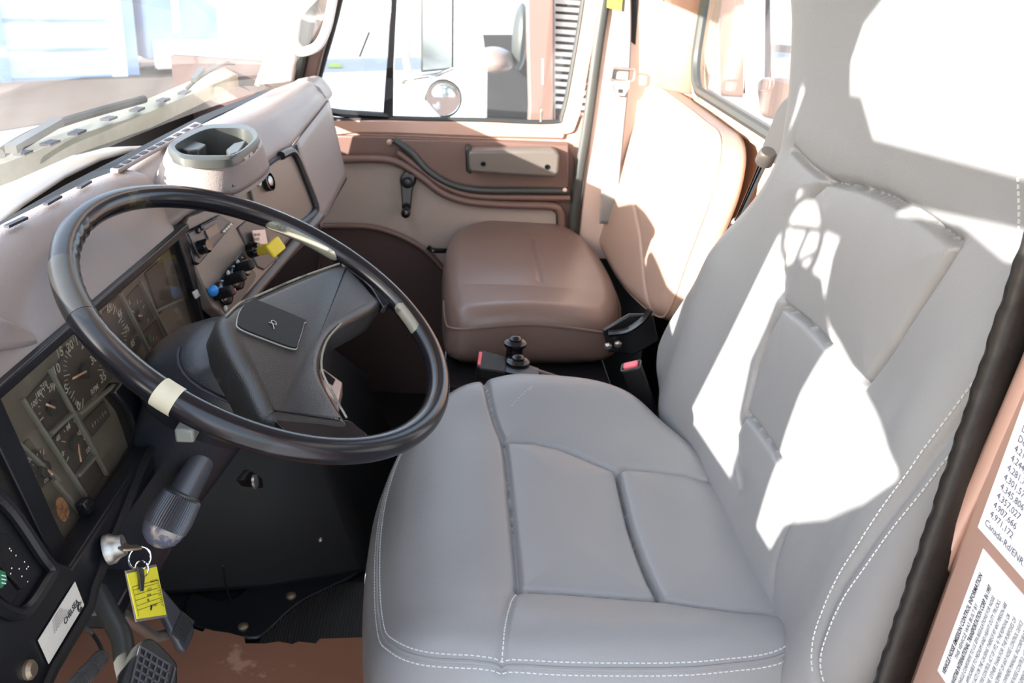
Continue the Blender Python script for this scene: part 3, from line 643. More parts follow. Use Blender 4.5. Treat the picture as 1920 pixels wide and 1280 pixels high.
O=at_c(outT,ZT); I=at_c(inT,ZT+.002); n_=len(O)
lin=MB().loft([[p+V((0,0,-.011)) for p in O],O,[a.lerp(b,.35)+V((0,0,.003)) for a,b in zip(O,I)],I,[p+V((0,0,-.045)) for p in I]],cap=False)
link('cup_liner',lin,M['gtrim'],cbody,ang=50)
link('cup_floor',MB().prism([p+V((0,0,-.043)) for p in I],(0,0,1),.003),M['ink'],cbody)
for px in (((334,277),(360,262),(386,270),(372,280),(352,282)),((424,280),(438,268),(462,262),(448,284),(430,290))):
    link('cup_divider',MB().prism([at(x,y,Z=ZT-.008) for x,y in px],(0,0,1),.034),M['gtrim'],cbody,bev=.002)
# ---------------- instrument cluster
C1=V((.179,.698,.813)); C2=V((.664,.678,.813)); C3=V((.2,.672,.612))
cx=(C2-C1).normalized(); cn=cx.cross(C3-C1).normalized(); cn=-cn if cn.y>0 else cn; cy=cn.cross(cx); cy=cy if cy.z>0 else -cy
def CP(x,y,l=0): return onp(x,y,C1+cn*l,cn)
def cuv(x,y): p=CP(x,y)-C1; return p.dot(cx),p.dot(cy)
def cw(u,v,l=0): return C1+cx*u+cy*v+cn*l
u1=.498; v1=-.205
cl=link('cluster_mask',MB().prism([cw(-.16,0,-.012),cw(u1,0,-.012),cw(u1,v1,-.012),cw(-.16,v1,-.012)],cn,.01),M['gaugep'],dash)
# black surround
fr=MB()
fr.bar(cw(-.17,.004,.0),cw(u1+.01,.004,0),.016,.012,upv=cy)
fr.bar(cw(-.1,v1-.012,.002),cw(u1+.01,v1-.012,.002),.03,.026,upv=cy)
link('cluster_frame',fr,M['black'],dash,bev=.002)
link('frame_end',MB().prism([CP(x,y,.008) for x,y in ((336,446),(346,432),(430,606),(470,640),(400,660))],cn,.02),M['black'],dash,bev=.002)
link('frame_end_near',MB().prism([CP(x,y,.006) for x,y in ((-20,752),(2,744),(128,1026),(130,1062),(108,1064),(-20,800))],cn,.02),M['black'],dash,bev=.002)
for q in((384,548),): link('indicator_light',MB().prism([CP(x,y,.0095) for x,y in ((362,548),(370,542),(376,554),(368,560))],cn,.002),M['print'],dash)
ln=link('cluster_lens',MB().prism([cw(-.15,-.002,.001),cw(u1-.004,-.002,.001),cw(u1-.004,v1+.004,.001),cw(-.15,v1+.004,.001)],cn,.0015),M['lens'],dash,smooth=False)
def gface(name,px,label=None,nsm=0,l=-.009,m='gauge'):
    o=link(name,MB().prism([CP(x,y,l) for x,y in px],cn,.003),M[m],cl,bev=.0008)
    if label:o['label']=label
    return o
gface('gauge_window',[(105,695),(125,650),(160,628),(196,668),(214,706),(146,770)])
gface('gauge_window',[(52,748),(94,700),(138,766),(92,808)])
gface('gauge_window',[(100,822),(140,778),(176,838),(142,888)])
gface('gauge_window',[(160,788),(196,750),(208,778),(176,818)])
gface('gauge_window',[(38,838),(56,822),(104,892),(76,920)])
gface('gauge_window',[(148,892),(178,858),(198,892),(168,932)])
gface('gauge_window',[(190,590),(224,552),(268,640),(250,674),(216,690)])
gface('gauge_window',[(232,566),(262,532),(292,602),(270,626)])
gface('gauge_window',[(262,622),(292,596),(322,656),(300,690)])
gface('gauge_window',[(274,512),(304,484),(326,560),(300,590)])
# translucent ribs between windows
for a,b in (((92,690),(200,890)),((42,748),(160,930)),((0,800),(110,900)),((96,812),(140,772)),((146,892),(182,852)),((150,776),(214,722)),((225,548),(300,700)),((262,528),(330,660)),((100,900),(150,960)),((290,585),(340,560)),((316,640),(352,610))):
    link('gauge_rib',MB().bar(CP(*a,-.004),CP(*b,-.004),.0040,.005,upv=cn),M['gframe'],cl,bev=.001)
# dials: numbers + ticks + needles
def dial(cpx,R_px,labels,needle,ticks,size,r0=.8,hub=.009):
    c=CP(*cpx,-.0055); num=MB()
    for s,(x,y) in labels:
        text(num,s,CP(x,y,-.0055)-cy*size*.36,cx,cy,size,align='CENTER',bold=.02)
    R=(CP(*R_px,-.0055)-c).length; a0,a1,n,big=ticks
    for i in range(n+1):
        a=math.radians(a0+(a1-a0)*i/n); d=cx*math.cos(a)+cy*math.sin(a); L=.22 if i%big==0 else .12
        num.bar(c+d*R*.80,c+d*R*(.80-L),.0007 if i%big else .0012,.0003,upv=cn)
    link('dial_print',num,M['print'],cl,smooth=False)
    d=(CP(*needle,-.004)-c).normalized()
    link('dial_hub',MB().lathe(c,cn,[(hub,0),(hub,.003),(hub*.6,.004)],20),M['gtrim'],cl)
    L=(CP(*needle,-.004)-c).length
    link('needle',MB().bar(c+cn*.0035-d*.001,c+cn*.0035+d*L,.0022,.0008,upv=cn),M['needle'],cl)
dial((158,695),(112,722),[('0',(147,760)),('5',(124,728)),('10',(106,692)),('15',(112,660)),('20',(131,648)),('25',(156,642)),('30',(175,672)),('35',(193,706))],(130,710),(235,-25,35,5),.015)
t_=MB(); text(t_,'RPM',CP(172,742,-.0055),cx,cy,.010,bold=.02); text(t_,'X100',CP(174,751,-.0055),cx,cy,.005); link('dial_print',t_,M['print'],cl,smooth=False)
dial((98,765),(66,745),[('100',(64,756)),('180',(72,738)),('210',(82,722)),('230',(96,726))],(80,758),(180,50,8,4),.0085)
dial((140,830),(110,822),[('40',(109,821)),('80',(128,800)),('60',(148,812)),('100',(166,842)),('0',(118,850))],(146,866),(200,-20,8,2),.0085)
dial((82,880),(56,865),[('300',(54,862)),('oil',(86,898))],(92,890),(170,60,6,3),.0085)
dial((205,635),(240,600),[('55',(205,578)),('65',(225,587)),('75',(238,616)),('85',(249,643))],(200,620),(120,-40,24,4),.0115)
dial((262,592),(246,570),[('E',(243,566)),('F',(278,600))],(255,592),(140,20,4,2),.008)
dial((292,658),(278,640),[('H',(274,646))],(288,656),(140,20,4,2),.007)
t_=MB()
for i,ch_ in enumerate('091156'): text(t_,ch_,CP(174+i*4.6,803-i*5.2,-.0055),cx,cy,.0075)
link('odometer_digits',t_,M['print'],cl,smooth=False)
link('turn_indicator',MB().lathe(CP(280,634,-.0055),cn,[(.005,0),(.005,.001),(.002,.0015)],12),M['green'],cl)
# low black bracket + red warning lights
wb=link('warning_light_panel',MB().prism([CP(x,y,.006) for x,y in ((218,735),(232,715),(290,730),(312,775),(268,842),(255,800),(244,770))],cn,.02),M['blackg'],dash,bev=.003)
for q in((267,770),(272,778),(266,786)): link('warning_light',MB().ell(CP(*q,.007),.004,.002,.0025),M['red'],wb)
link('rust_stain',MB().prism([CP(x,y,.0018) for x,y in s2([(106,938),(116,932),(126,944),(130,960),(122,978),(110,966)],3,True)],cn,.0006),M['rusty'],dash)
link('cluster_clip',MB().prism([CP(x,y,.012) for x,y in ((158,945),(172,930),(184,948),(168,966))],cn,.012),M['blackg'],dash,bev=.002)
# lower black dash panel, driver side
LP0=V((.15,.648,.64)); ln_=V((0,-1,.20)).normalized()
def LP(x,y,l=0): return onp(x,y,LP0+ln_*l,ln_)
lp_=link('lower_panel',MB().prism([LP(x,y) for x,y in ((-60,830),(20,930),(110,1052),(134,1062),(262,868),(300,800),(335,800),(214,1004),(174,1106),(165,1140),(97,1258),(70,1330),(-60,1330))],ln_,.03),M['black'],dash,bev=.004)
link('panel_edge',MB().tube([LP(x,y,.002) for x,y in((330,770),(272,858),(215,1000),(175,1105),(167,1140),(98,1256),(66,1330))],.006,8),M['blackm'],lp_)
sk=link('switch_recess_frame',MB().tube(smooth([LP(x,y,.004) for x,y in((-40,900),(20,955),(78,1040),(96,1065),(90,1085),(40,1150),(-30,1120))],5),.006,8),M['black'],lp_)
s1=link('rocker_switch',MB().prism([LP(x,y,.008) for x,y in((-20,1008),(15,998),(70,1072),(46,1106),(-20,1040))],ln_,.012),M['blackm'],dash,bev=.002)
s2_=link('rocker_switch',MB().prism([LP(x,y,.008) for x,y in((-20,1055),(0,1062),(38,1110),(22,1140),(-20,1100))],ln_,.012),M['blackg'],dash,bev=.002)
link('switch_lens',MB().prism([LP(x,y,.010) for x,y in((0,1068),(10,1072),(14,1088),(4,1102),(-6,1098))],ln_,.002),M['green'],s2_)['label']='green headlamp symbol'
dm=MB()
for i in range(3): dm.bar(LP(3,1078+i*7,.0106),LP(11,1080+i*7,.0106),.0008,.0004,upv=ln_)
link('lamp_symbol',dm,M['label'],s2_,smooth=False)
dd_=MB()
for q in((18,1028),(21,1032),(30,1041),(46,1053),(36,1066),(22,1065),(50,1066),(53,1062),(41,1080),(52,1090),(20,1075)): dd_.ell(LP(*q,.0085),.0008,.0004,.0008,nu=6,nv=4)
link('dust_specks',dd_,M['label'],s1)
# sticker (maker name of gear unit)
def quadtext(mb,s,o,ex,ey,size,**k): text(mb,s,o,ex,ey,size,**k)
stq=[LP(x,y,.0022) for x,y in((141,1090),(158,1134),(92,1244),(72,1200))]
stk=link('sticker',MB().prism(stq,ln_,.0006),M['labelold'],dash); stk['label']='stained white maker sticker'
ex=(stq[0]-stq[3]).normalized(); ey=(stq[0]-stq[1]).normalized(); o=stq[2]
Wq=(stq[0]-stq[3]).length; Hq=(stq[0]-stq[1]).length
tq=MB(); e2x=-ex; e2y=-ey; oo=stq[0]
text(tq,'CHELSEA',stq[2]+ex*Wq*.50+ey*Hq*.30+ln_*.0004,ex,ey,Wq*.098,bold=.03)
for i in range(6):
    text(tq,'for operating instructions see manual'[:36-3*i],stq[2]+ex*Wq*(.27+.01*i)+ey*Hq*(.52+.075*i)+ln_*.0004,ex,ey,Hq*.075)
link('sticker_text',tq,M['ink'],stk,smooth=False)
rc=stq[2]+ex*Wq*.88+ey*Hq*.15; tq=MB(); 
for r in(.0042,.0026):
    tq.tube([rc+ex*r*math.cos(t)+ey*r*math.sin(t)+ln_*.0006 for t in np.linspace(.5,5.6,16)],.0005,5)
link('sticker_emblem',tq,M['ink'],stk)
# ignition lock
ig=LP(200,1031,.004); iax=(ln_+V((.25,0,.05))).normalized()
igl=link('ignition_lock',MB().lathe(ig,iax,[(.0165,0),(.0165,.006),(.0135,.010),(.012,.014),(.0115,.018),(.004,.018)],28),M['steel'],dash)
b2=LP(52,1256,.0); link('panel_screw',MB().lathe(b2,ln_,[(.009,0),(.009,.003),(.006,.006),(.002,.006)],14),M['brass'],lp_)
# edge metal seen under the panel
link('bracket',MB().prism([at(x,y,Y=.70) for x,y in((240,930),(300,840),(310,862),(262,985),(240,1000))],(0,-1,0),.01),M['steel'] if 0 else M['blackm'],dash,bev=.002)
# ================================================================== steering wheel
WC=V((.43,.50,.80)); WN=V((-.103,-.449,.888)).normalized(); E1=V((.9946,-.0467,.0924)); E1=(E1-WN*E1.dot(WN)).normalized(); E2=WN.cross(E1)
def WP(x,y,l=0): return onp(x,y,WC+WN*l,WN)
def WU(u,v,l=0): return WC+E1*u+E2*v+WN*l
def WUV(x,y,l=0): p=WP(x,y,l)-WC; return p.dot(E1),p.dot(E2)
wheel=thing('steering_wheel','large worn black two-spoke steering wheel in front of the grey driver seat','steering wheel',tuple(WC))
rm=MB(); R=.2325
def rimr(a):
    # moulded finger grips on the inner far side
    return .0150+.0010*math.sin(a*42)*(1 if 20<math.degrees(a)%360<150 else 0)
NN=220; rings=[]
for i in range(NN):
    a=2*math.pi*i/NN; c=WU(R*math.cos(a),R*math.sin(a)); d=E1*math.cos(a)+E2*math.sin(a); g=.0011*math.sin(a*70) if 92<math.degrees(a)<150 else 0
    rings.append([c+d*(.0150*math.cos(t)+g*max(0,-math.cos(t)))+WN*.0150*math.sin(t) for t in np.linspace(0,2*math.pi,20,endpoint=False)])
rim_o=link('rim',MB().loft(rings,closed=True),M['rim'],wheel)
def rimarc(a0,a1,r): return [WU(R*math.cos(math.radians(a)),R*math.sin(math.radians(a))) for a in np.linspace(a0,a1,24)]
ua,va=WUV(318,742); aa=math.degrees(math.atan2(va,ua))
link('tape_band',MB().tube(rimarc(aa-2.6,aa+2.6,0),.0156,20,upv=tuple(WN)),M['cream'],wheel)['label']='cream tape band on the near side of the rim'
ua,va=WUV(120,560); ab=math.degrees(math.atan2(va,ua))
link('worn_patch',MB().tube(rimarc(ab-14,ab+7,0),.01535,20,upv=tuple(WN)),M['rimworn'],rim_o)
def pxa(x,y):
    q=WUV(x,y); return math.degrees(math.atan2(q[1],q[0]))
def rimpatch(a0,a1,dr,dn,r):
    n=30; P=[WU((R-dr)*math.cos(math.radians(a)),(R-dr)*math.sin(math.radians(a)),dn) for a in np.linspace(a0,a1,n)]
    return MB().tube(P,r,14,rf=lambda t:r*min(1,.35+3*min(t,1-t)),upv=tuple(WN))
link('peeled_patch',rimpatch(pxa(470,418),pxa(655,505),.0055,-.0015,.0112),M['peel'],rim_o)['label']='peeled cream grey patch on the inner rim'
link('peeled_patch',rimpatch(pxa(742,560),pxa(800,640),.0050,.001,.0112),M['peel'],rim_o)

# hub with two spokes: outline in pixels on hub plane
hubpx=[(420,600),(428,580),(448,566),(475,556),(560,520),(640,492),(668,510),(700,545),(712,566),(640,606),(612,640),(602,690),(625,740),(652,784),(645,792),(600,786),(522,778),(500,762),(470,700),(440,648)]
HL=.004
hub2=[WUV(*q,HL) for q in hubpx]
hs=s2(hub2,4,True)
def hring(sc,l,ext=0):
    cx0=np.mean([p[0] for p in hs]); cy0=np.mean([p[1] for p in hs]); out=[]
    m=len(hs)
    for i,(a,b) in enumerate(hs):
        t=V((hs[(i+1)%m][0]-hs[i-1][0],hs[(i+1)%m][1]-hs[i-1][1],0)).normalized(); n=V((t.y,-t.x,0)); 
        out.append(WU(a+n.x*ext,b+n.y*ext,l))
    return out
ar_=sum(hs[i][0]*hs[(i+1)%len(hs)][1]-hs[(i+1)%len(hs)][0]*hs[i][1] for i in range(len(hs)))
sg=1 if ar_>0 else -1
hb_=MB().loft([hring(1,-.045,sg*.004),hring(1,-.012,sg*.005),hring(1,-.004,sg*.001),hring(1,0,-sg*.004),hring(1,.0015,-sg*.010)])
hub=link('hub_cover',hb_,M['hub'],wheel,ang=60)
hp_=[WUV(x,y,.006) for x,y in s2([(447,598),(455,575),(472,562),(488,563),(568,596),(571,604),(560,640),(552,650),(500,632),(452,612)],4,True)]
link('horn_pad',MB().prism([WU(a,b,.0055) for a,b in hp_],WN,.006),M['blackm'],hub,bev=.0015)
link('horn_pad_gap',MB().tube([WU(a,b,.0022) for a,b in hp_],.0011,6,closed=True),M['thread'] if 0 else M['gframe'],hub)
hn=MB(); hc0=WP(512,606,.0062)
hn.tube(smooth([hc0+E1*a+E2*b for a,b in((-.010,-.004),(-.003,-.001),(.003,.003),(.006,.001),(.004,-.003),(-.001,-.004))],4),.0006,5); hn.bar(hc0+E1*-.002+E2*.005,hc0+E1*.001+E2*-.004,.001,.0006)
link('horn_symbol',hn,M['gframe'],hub)
eg=[WP(x,y,.0005) for x,y in ((424,592),(450,568),(476,557),(560,521),(636,494))]
link('worn_edge',MB().tube(smooth(eg,4),.0016,6),M['peel'],hub)
eg=[WP(x,y,.0005) for x,y in ((640,606),(612,640),(603,690),(626,740),(650,783))]
link('worn_edge',MB().tube(smooth(eg,4),.0014,6),M['peel'],hub)
# spoke ends reaching the rim (gloss black)
for px in (((612,790),(525,780),(520,792),(560,818),(640,826),(690,818),(672,800),(652,786)),((640,492),(668,480),(700,505),(735,560),(722,575),(708,556),(690,530))):
    link('spoke',MB().prism([WP(x,y,-.003) for x,y in s2(list(px),3,True)],WN,.014),M['blackg'],wheel,bev=.003,seg=3)
# inner collar (blue grey side below the hub)
def colring(r1,r2,t,ox=0,oy=0,n=28,p=.75):
    out=[]
    for k in range(n):
        a=2*math.pi*k/n; c=math.cos(a); s=math.sin(a); out.append(WU(ox+r1*math.copysign(abs(c)**p,c),oy+r2*math.copysign(abs(s)**p,s),-t))
    return out
colm=thing('steering_column','black plastic steering column with a worn ribbed turn signal stalk','steering column',(.47,.62,.55))
link('upper_shroud',MB().loft([colring(.060,.050,.040,-.035,.0),colring(.078,.066,.062,-.03,.005),colring(.090,.080,.10,-.015,.015),colring(.095,.088,.135,0,.02),colring(.085,.08,.16,0,.02)]),M['bluegrey'],colm,ang=50)
link('shroud_seam',MB().tube(colring(.0815,.0695,.066,-.03,.005)[8:26],.0018,6),M['ink'],colm)
lowr=[]
for t,w,h in((.13,.075,.070),(.20,.070,.065),(.30,.062,.055),(.55,.055,.05)): lowr.append(colring(w,h,t,-.005,.02,p=.45))
link('lower_shroud',MB().loft(lowr),M['bluegrey'],colm,ang=50)
link('column_tube',MB().tube([WU(0,.02,-.30),WU(.0,.03,-.62)],.024,16),M['blackm'],colm)
# grey green plate on the shroud
pq=[onp(x,y,WU(-.06,-.03,-.10),V((-.55,-.60,.58)).normalized()) for x,y in s2([(384,694),(400,706),(430,722),(476,742),(470,768),(420,760),(370,748),(376,715)],3,True)]
link('column_plate',MB().prism(pq,V((-.55,-.60,.58)),.02),M['turq'],colm,bev=.002)['label']='grey green plate with smudged marks'
# stalk
sa=at(410,806,Y=.568); sb_=atd(349,916,(sa-CAM).dot(fw)-.02); sd=(sb_-sa).normalized()
sh_=link('signal_stalk',MB().lathe(sa,sd,[(.013,-.03),(.015,0),(.017,.05),(.019,.085),(.0195,.09)],24),M['worn'],colm)
g0_=sa+sd*.088
prof=[(.020,0),(.0245,.004),(.0255,.012),(.0275,.030),(.0265,.045)]
gr=MB(); n=110
rings=[]
xx=(V((0,0,1))-sd*sd.z).normalized(); yy=sd.cross(xx)
for r,h in prof:
    rings.append([g0_+sd*h+(xx*math.cos(2*math.pi*k/n)+yy*math.sin(2*math.pi*k/n))*(r+(.0008 if k%2 else -.0003)) for k in range(n)])
link('ribbed_grip',gr.loft(rings),M['worn'],sh_,ang=20)
link('grip_collar',MB().lathe(g0_,sd,[(.0205,-.002),(.0225,.0),(.0225,.004),(.020,.006)],28),M['gtrim'],sh_)
link('stalk_end_cap',MB().lathe(g0_+sd*.044,sd,[(.0262,0),(.0255,.006),(.0215,.016),(.012,.024),(.004,.0265),(.0,.027)],32),M['knobend'],sh_)['label']='peeling blue grey dome'
link('wiper_lever',MB().tube([at(400,905,Y=.62),at(388,912,Y=.60)],.004,8),M['chrome'],colm)
link('hazard_switch',MB().box(at(352,806,Y=.585),(.03,.022,.018)),M['gframe'],colm,bev=.003)
# ================================================================== keys
kx=(V((1,0,0))*.9+V((0,-.35,-.1))).normalized()
ka=ig+iax*.018
kd=(at(255,1033,Y=ka.y-.02)-ka).normalized(); kn=V((-.3,-.6,.75)); kn=(kn-kd*kn.dot(kd)).normalized(); ks=kn.cross(kd)
key=thing('ignition_key','worn brass key standing in the ignition lock of the black lower dash','key',tuple(ka))
def kp(a,b,c=0): return ka+kd*a+ks*b+kn*c
L_=(at(262,1035,Y=ka.y-.02)-ka).length
link('key_blade',MB().prism([kp(-.004,-.004,.001),kp(L_*.45,-.004,.001),kp(L_*.45,.004,.001),kp(-.004,.004,.001)],kn,.002),M['brass'],key)
link('key_bow',MB().prism([kp(a*L_,b,.0015) for a,b in((.33,-.006),(.42,-.011),(.92,-.011),(1,-.007),(1,.007),(.92,.011),(.42,.011),(.33,.006))],kn,.003),M['brass'],key,bev=.001)
kr=thing('key_ring','split key ring with a second dark key and a yellow paper key tag','key ring',tuple(kp(L_*.9,0)))
rc_=at(262,1046,Y=ka.y-.012)
def ringc(c,r,n1,n2,rr,nm='split_ring'): return link(nm,MB().tube([V(c)+V(n1)*r*math.cos(t)+V(n2)*r*math.sin(t) for t in np.linspace(0,2*math.pi,28,endpoint=False)],rr,8,closed=True),M['chrome'],kr)
n1=rt; n2=-up
ringc(rc_,.0125,rt*.75+fw*.5,up,.0011); r2=at(266,1066,Y=ka.y-.014); ringc(r2,.009,rt*.9-fw*.3,up,.001)
tagY=ka.y-.016
tp=[at(x,y,Y=tagY) for x,y in((239,1075),(294,1062),(312,1152),(258,1160))]
tb_=link('tag_sleeve',MB().prism([at(x,y,Y=tagY+.001) for x,y in((237,1070),(293,1058),(314,1156),(257,1166))],(0,-1,0),.002),M['silv'],kr)
tg=link('key_tag',MB().prism(tp,(0,-1,0),.0012),M['ytag'],kr); tg['label']='yellow paper key tag with handwriting'
tx=(tp[1]-tp[0]); ty=(tp[0]-tp[3]); kt=MB(); nn=V((0,-1,0))
def tpp(u,v): return tp[0]+tx*u-ty*v*1.0+nn*.0004
W_=tx.length; H_=ty.length
for v in(.30,.37,.48,.60,.72,.82): kt.bar(tpp(.05,v),tpp(.95,v),.0004,.0002,upv=nn)
kt.bar(tpp(.05,.3),tpp(.05,.95),.0003,.0002,upv=nn); kt.bar(tpp(.95,.3),tpp(.95,.95),.0003,.0002,upv=nn)
# the tag hangs upside down
for s,u,v,sz in(('Year',.95,.92,.055),('Make',.95,.80,.05),('Model',.95,.68,.05),('Stock',.95,.58,.05),('Color',.95,.46,.05),('Serial',.95,.35,.05)): text(kt,s,tpp(u,v-.05),-tx,-ty,H_*sz*1.1)
for s,u,v,sz in(('1998 Intl',.75,.86,.10),('98',.5,.70,.10),('4900',.6,.60,.10),('5274',.65,.48,.10),('LH123456',.9,.33,.08)): text(kt,s,tpp(u,v-.06),-tx,-ty,H_*sz)
link('tag_writing',kt,M['ink'],kr,smooth=False)
link('tag_hole',MB().lathe(tpp(.5,.87),nn,[(.0028,0),(.0028,.0003),(.001,.0004)],16),M['ink'],kr)
k2=[at(x,y,Y=tagY-.004) for x,y in((258,1062),(270,1066),(272,1082),(270,1108),(265,1108),(263,1084))]
link('spare_key',MB().prism(k2,(0,-1,0),.0018),M['gtrim'],kr,bev=.0005)['label']='dark steel spare key'
# ================================================================== floor area
# engine cover
ec_=thing('engine_cover','black moulded engine cover with bolted flange ahead of the seats','engine cover',(1.0,.65,0))
prof=[(.86,.34,.0),(.88,.40,.012),(.92,.46,.03),(.95,.52,.20),(.98,.60,.38),(1.0,.70,.46)]
m_=MB()
m_.loft([[(.80,.95,.0),(.84,.62,.0),(.90,.42,.0),(1.02,.36,.0),(1.30,.36,.0),(1.42,.5,.0),(1.45,.95,.0)],
 [(.80,.95,.10),(.845,.63,.10),(.905,.45,.10),(1.02,.40,.10),(1.30,.40,.10),(1.41,.52,.10),(1.44,.95,.10)],
 [(.84,.95,.34),(.87,.67,.32),(.93,.52,.30),(1.03,.47,.28),(1.28,.47,.28),(1.37,.56,.30),(1.40,.95,.34)],
 [(.90,.95,.42),(.93,.75,.42),(.97,.62,.40),(1.05,.56,.38),(1.24,.56,.38),(1.3,.64,.40),(1.33,.95,.42)]])
link('cover_shell',m_,M['blackm'],ec_,bev=.02,seg=3)
fl_=[at(x,y,Z=.012) for x,y in s2([(345,1150),(350,1168),(430,1190),(470,1195),(500,1185),(560,1130),(640,1090),(682,1062),(690,1000),(688,900),(640,880),(560,1000),(440,1120),(360,1110)],3,True)]
link('flange',MB().prism(fl_,(0,0,1),.010),M['black'],ec_,bev=.004)
for q in((456,1176),(546,1118),(657,1034)): link('flange_bolt',MB().lathe(at(*q,Z=.012),(0,0,1),[(.010,0),(.010,.004),(.006,.007),(.001,.007)],12),M['brass'],ec_)
link('rivet',MB().ell(at(601,1012,Z=.14),.005,.005,.005),M['steel'],ec_)
link('bracket',MB().prism([at(x,y,Y=.60) for x,y in((455,900),(470,880),(492,895),(495,915),(465,912))],(0,-1,0),.012),M['blackm'],ec_,bev=.003)
link('bracket_bolt',MB().lathe(at(476,903,Y=.59),(0,-1,.2),[(.012,0),(.012,.004),(.005,.005)],14),M['steel'],ec_)
link('cover_seam',MB().tube(smooth([at(418,1060,Z=.2),at(424,1100,Z=.12),at(436,1130,Z=.04)],4),.0018,6),M['black'],ec_)
# inner fender / sheet metal below dash, driver side
# ribbed mat
mt=MB(); a0=at(480,1200,Z=.006); 
mt.box((.62,.43,.003),(.5,.36,.006))
for i in range(58): mt.box((.62,.262+i*.006,.008),(.48,.0028,.004))
rmat=single('floor_mat',mt,M['rub'],'black ribbed rubber floor mat beside the driver seat','floor mat',smooth=False)
# kraft paper mat with torn edge
tear=[(480,1208),(430,1190),(384,1178),(380,1186),(345,1170),(140,1120)]
pe=[at(x,y,Z=.016) for x,y in [(690,1194),(600,1197),(592,1206),(560,1202),(548,1207),(522,1202),(498,1206),(492,1206),(460,1206),(458,1194),(430,1186),(400,1182),(385,1178),(380,1184),(368,1180),(300,1150),(200,1120),(100,1105)]]
pe2=[V((.05,.72,.016)),V((.05,.12,.016)),V((.55,.12,.016))]
single('paper_mat',MB().prism(pe+[V((.2,.80,.016)),V((.05,.75,.016)),V((.05,.31,.016)),V((.66,.31,.016))],(0,0,1),.002),M['kraft'],'torn brown kraft paper covering the floor under the pedals','floor paper')
# pedals
def pedal(name,lab,px,Z,m,arm,th=.016,grid=True):
    P=[at(x,y,Z=Z) for x,y in px]; 
    return P
ap=[(290,1110),(305,1100),(364,1172),(365,1188),(350,1222),(340,1216),(296,1130)]
pn=V((-.15,-.75,.62)).normalized(); pc0=at(330,1160,Y=.66)
acc=thing('accelerator_pedal','grey metal accelerator pedal plate nearest the engine cover','pedal',tuple(pc0))
link('pedal_plate',MB().prism([onp(x,y,pc0,pn) for x,y in ap],pn,.012),M['worn'],acc,bev=.003)
rb_=MB()
for i in range(12): rb_.bar(onp(322+i*1.6,1184-i*3.6+2,pc0+pn*.001,pn),onp(346+i*1.6,1208-i*3.6-2,pc0+pn*.001,pn),.0022,.002,upv=pn)
link('pedal_ribs',rb_,M['gtrim'],acc)
link('pedal_linkage',MB().tube([at(228,1150,Y=.70),at(290,1195,Y=.68),at(318,1188,Y=.67)],.008,10),M['steel'],acc)
bc=at(290,1245,Y=.60); bn=V((-.1,-.68,.72)).normalized()
br=thing('brake_pedal','black rubber brake pedal pad with a worn lattice pattern','pedal',tuple(bc))
bpx=s2([(270,1198),(288,1196),(310,1215),(332,1240),(334,1256),(326,1290),(236,1290),(246,1240),(258,1212)],3,True)
bp_=link('pedal_pad',MB().prism([onp(x,y,bc,bn) for x,y in bpx],bn,.02),M['rub'],br,bev=.004)
lt_=MB()
for i in range(7):
    lt_.bar(onp(262+i*11,1215+i*6,bc+bn*.001,bn),onp(246+i*11,1280+i*6,bc+bn*.001,bn),.0022,.0025,upv=bn)
for i in range(6): lt_.bar(onp(262-i*3,1212+i*14,bc+bn*.001,bn),onp(320-i*3,1248+i*14,bc+bn*.001,bn),.0022,.0025,upv=bn)
link('pad_lattice',lt_,M['worn'],bp_)
link('pedal_arm',MB().tube(smooth([at(185,1110,Y=.72),at(205,1150,Y=.69),at(228,1195,Y=.66),at(235,1240,Y=.64),at(245,1275,Y=.62)],5),.013,10),M['gtrim'],br)
link('pivot_bracket',MB().box(at(205,1120,Y=.72),(.09,.05,.03)),M['black'],br,bev=.006)
# coiled cord
cc=[at(150,1168,Y=.64),at(175,1190,Y=.63),at(190,1215,Y=.61),at(190,1232,Y=.60)]
cord=thing('coiled_cord','black coiled radio cord hanging below the lower dash','cord',tuple(cc[-1]))
link('cord_lead',MB().tube(smooth(cc,5),.0022,8),M['rub'],cord)
h0=at(190,1232,Y=.60); h1=at(120,1310,Y=.57); hd0=(h1-h0); hl=hd0.length; hd0.normalize(); hx=(V((0,0,1))-hd0*hd0.z).normalized(); hy=hd0.cross(hx)
link('coil',MB().tube([h0+hd0*hl*t+ (hx*math.cos(t*2*math.pi*26)+hy*math.sin(t*2*math.pi*26))*.006 for t in np.linspace(0,1,26*10)],.0019,6),M['rub'],cord)
# control knobs
def knob(px,lab,X=.93):
    c=at(px[0],px[1],X=X); t=thing('control_knob',lab,'knob',(c.x,c.y,c.z-.05),'control knobs between the seats')
    link('knob_body',MB().lathe((c.x,c.y,c.z-.05),(0,0,1),[(.018,-.02),(.017,.02),(.016,.04),(.0225,.047),(.023,.052),(.018,.056),(.010,.057),(.001,.057)],28),M['blackg'],t)
    link('knob_button',MB().lathe((c.x,c.y,c.z+.006),(0,0,1),[(.0125,0),(.0125,.004),(.008,.008),(.0,.009)],24),M['blackg'],t)
    return c
k1=knob((966,643),'glossy black mushroom knob standing farther from the driver seat, against the passenger cushion',.945)
k2_=knob((971,678),'glossy black mushroom knob standing nearer the driver seat, behind its grey cushion',.905)
single('knob_pedestal',MB().box((.915,k1.y,.19),(.070,.09,.36)),M['blackm'],'black pedestal under the two glossy knobs between the seats','pedestal',bev=.006) 
single('lever_rod',MB().tube([at(985,688,X=.90),at(1030,702,X=.86),at(1060,712,X=.84)],.004,8),M['leather_b'],'thin brown lever rod beside the two glossy knobs','lever')
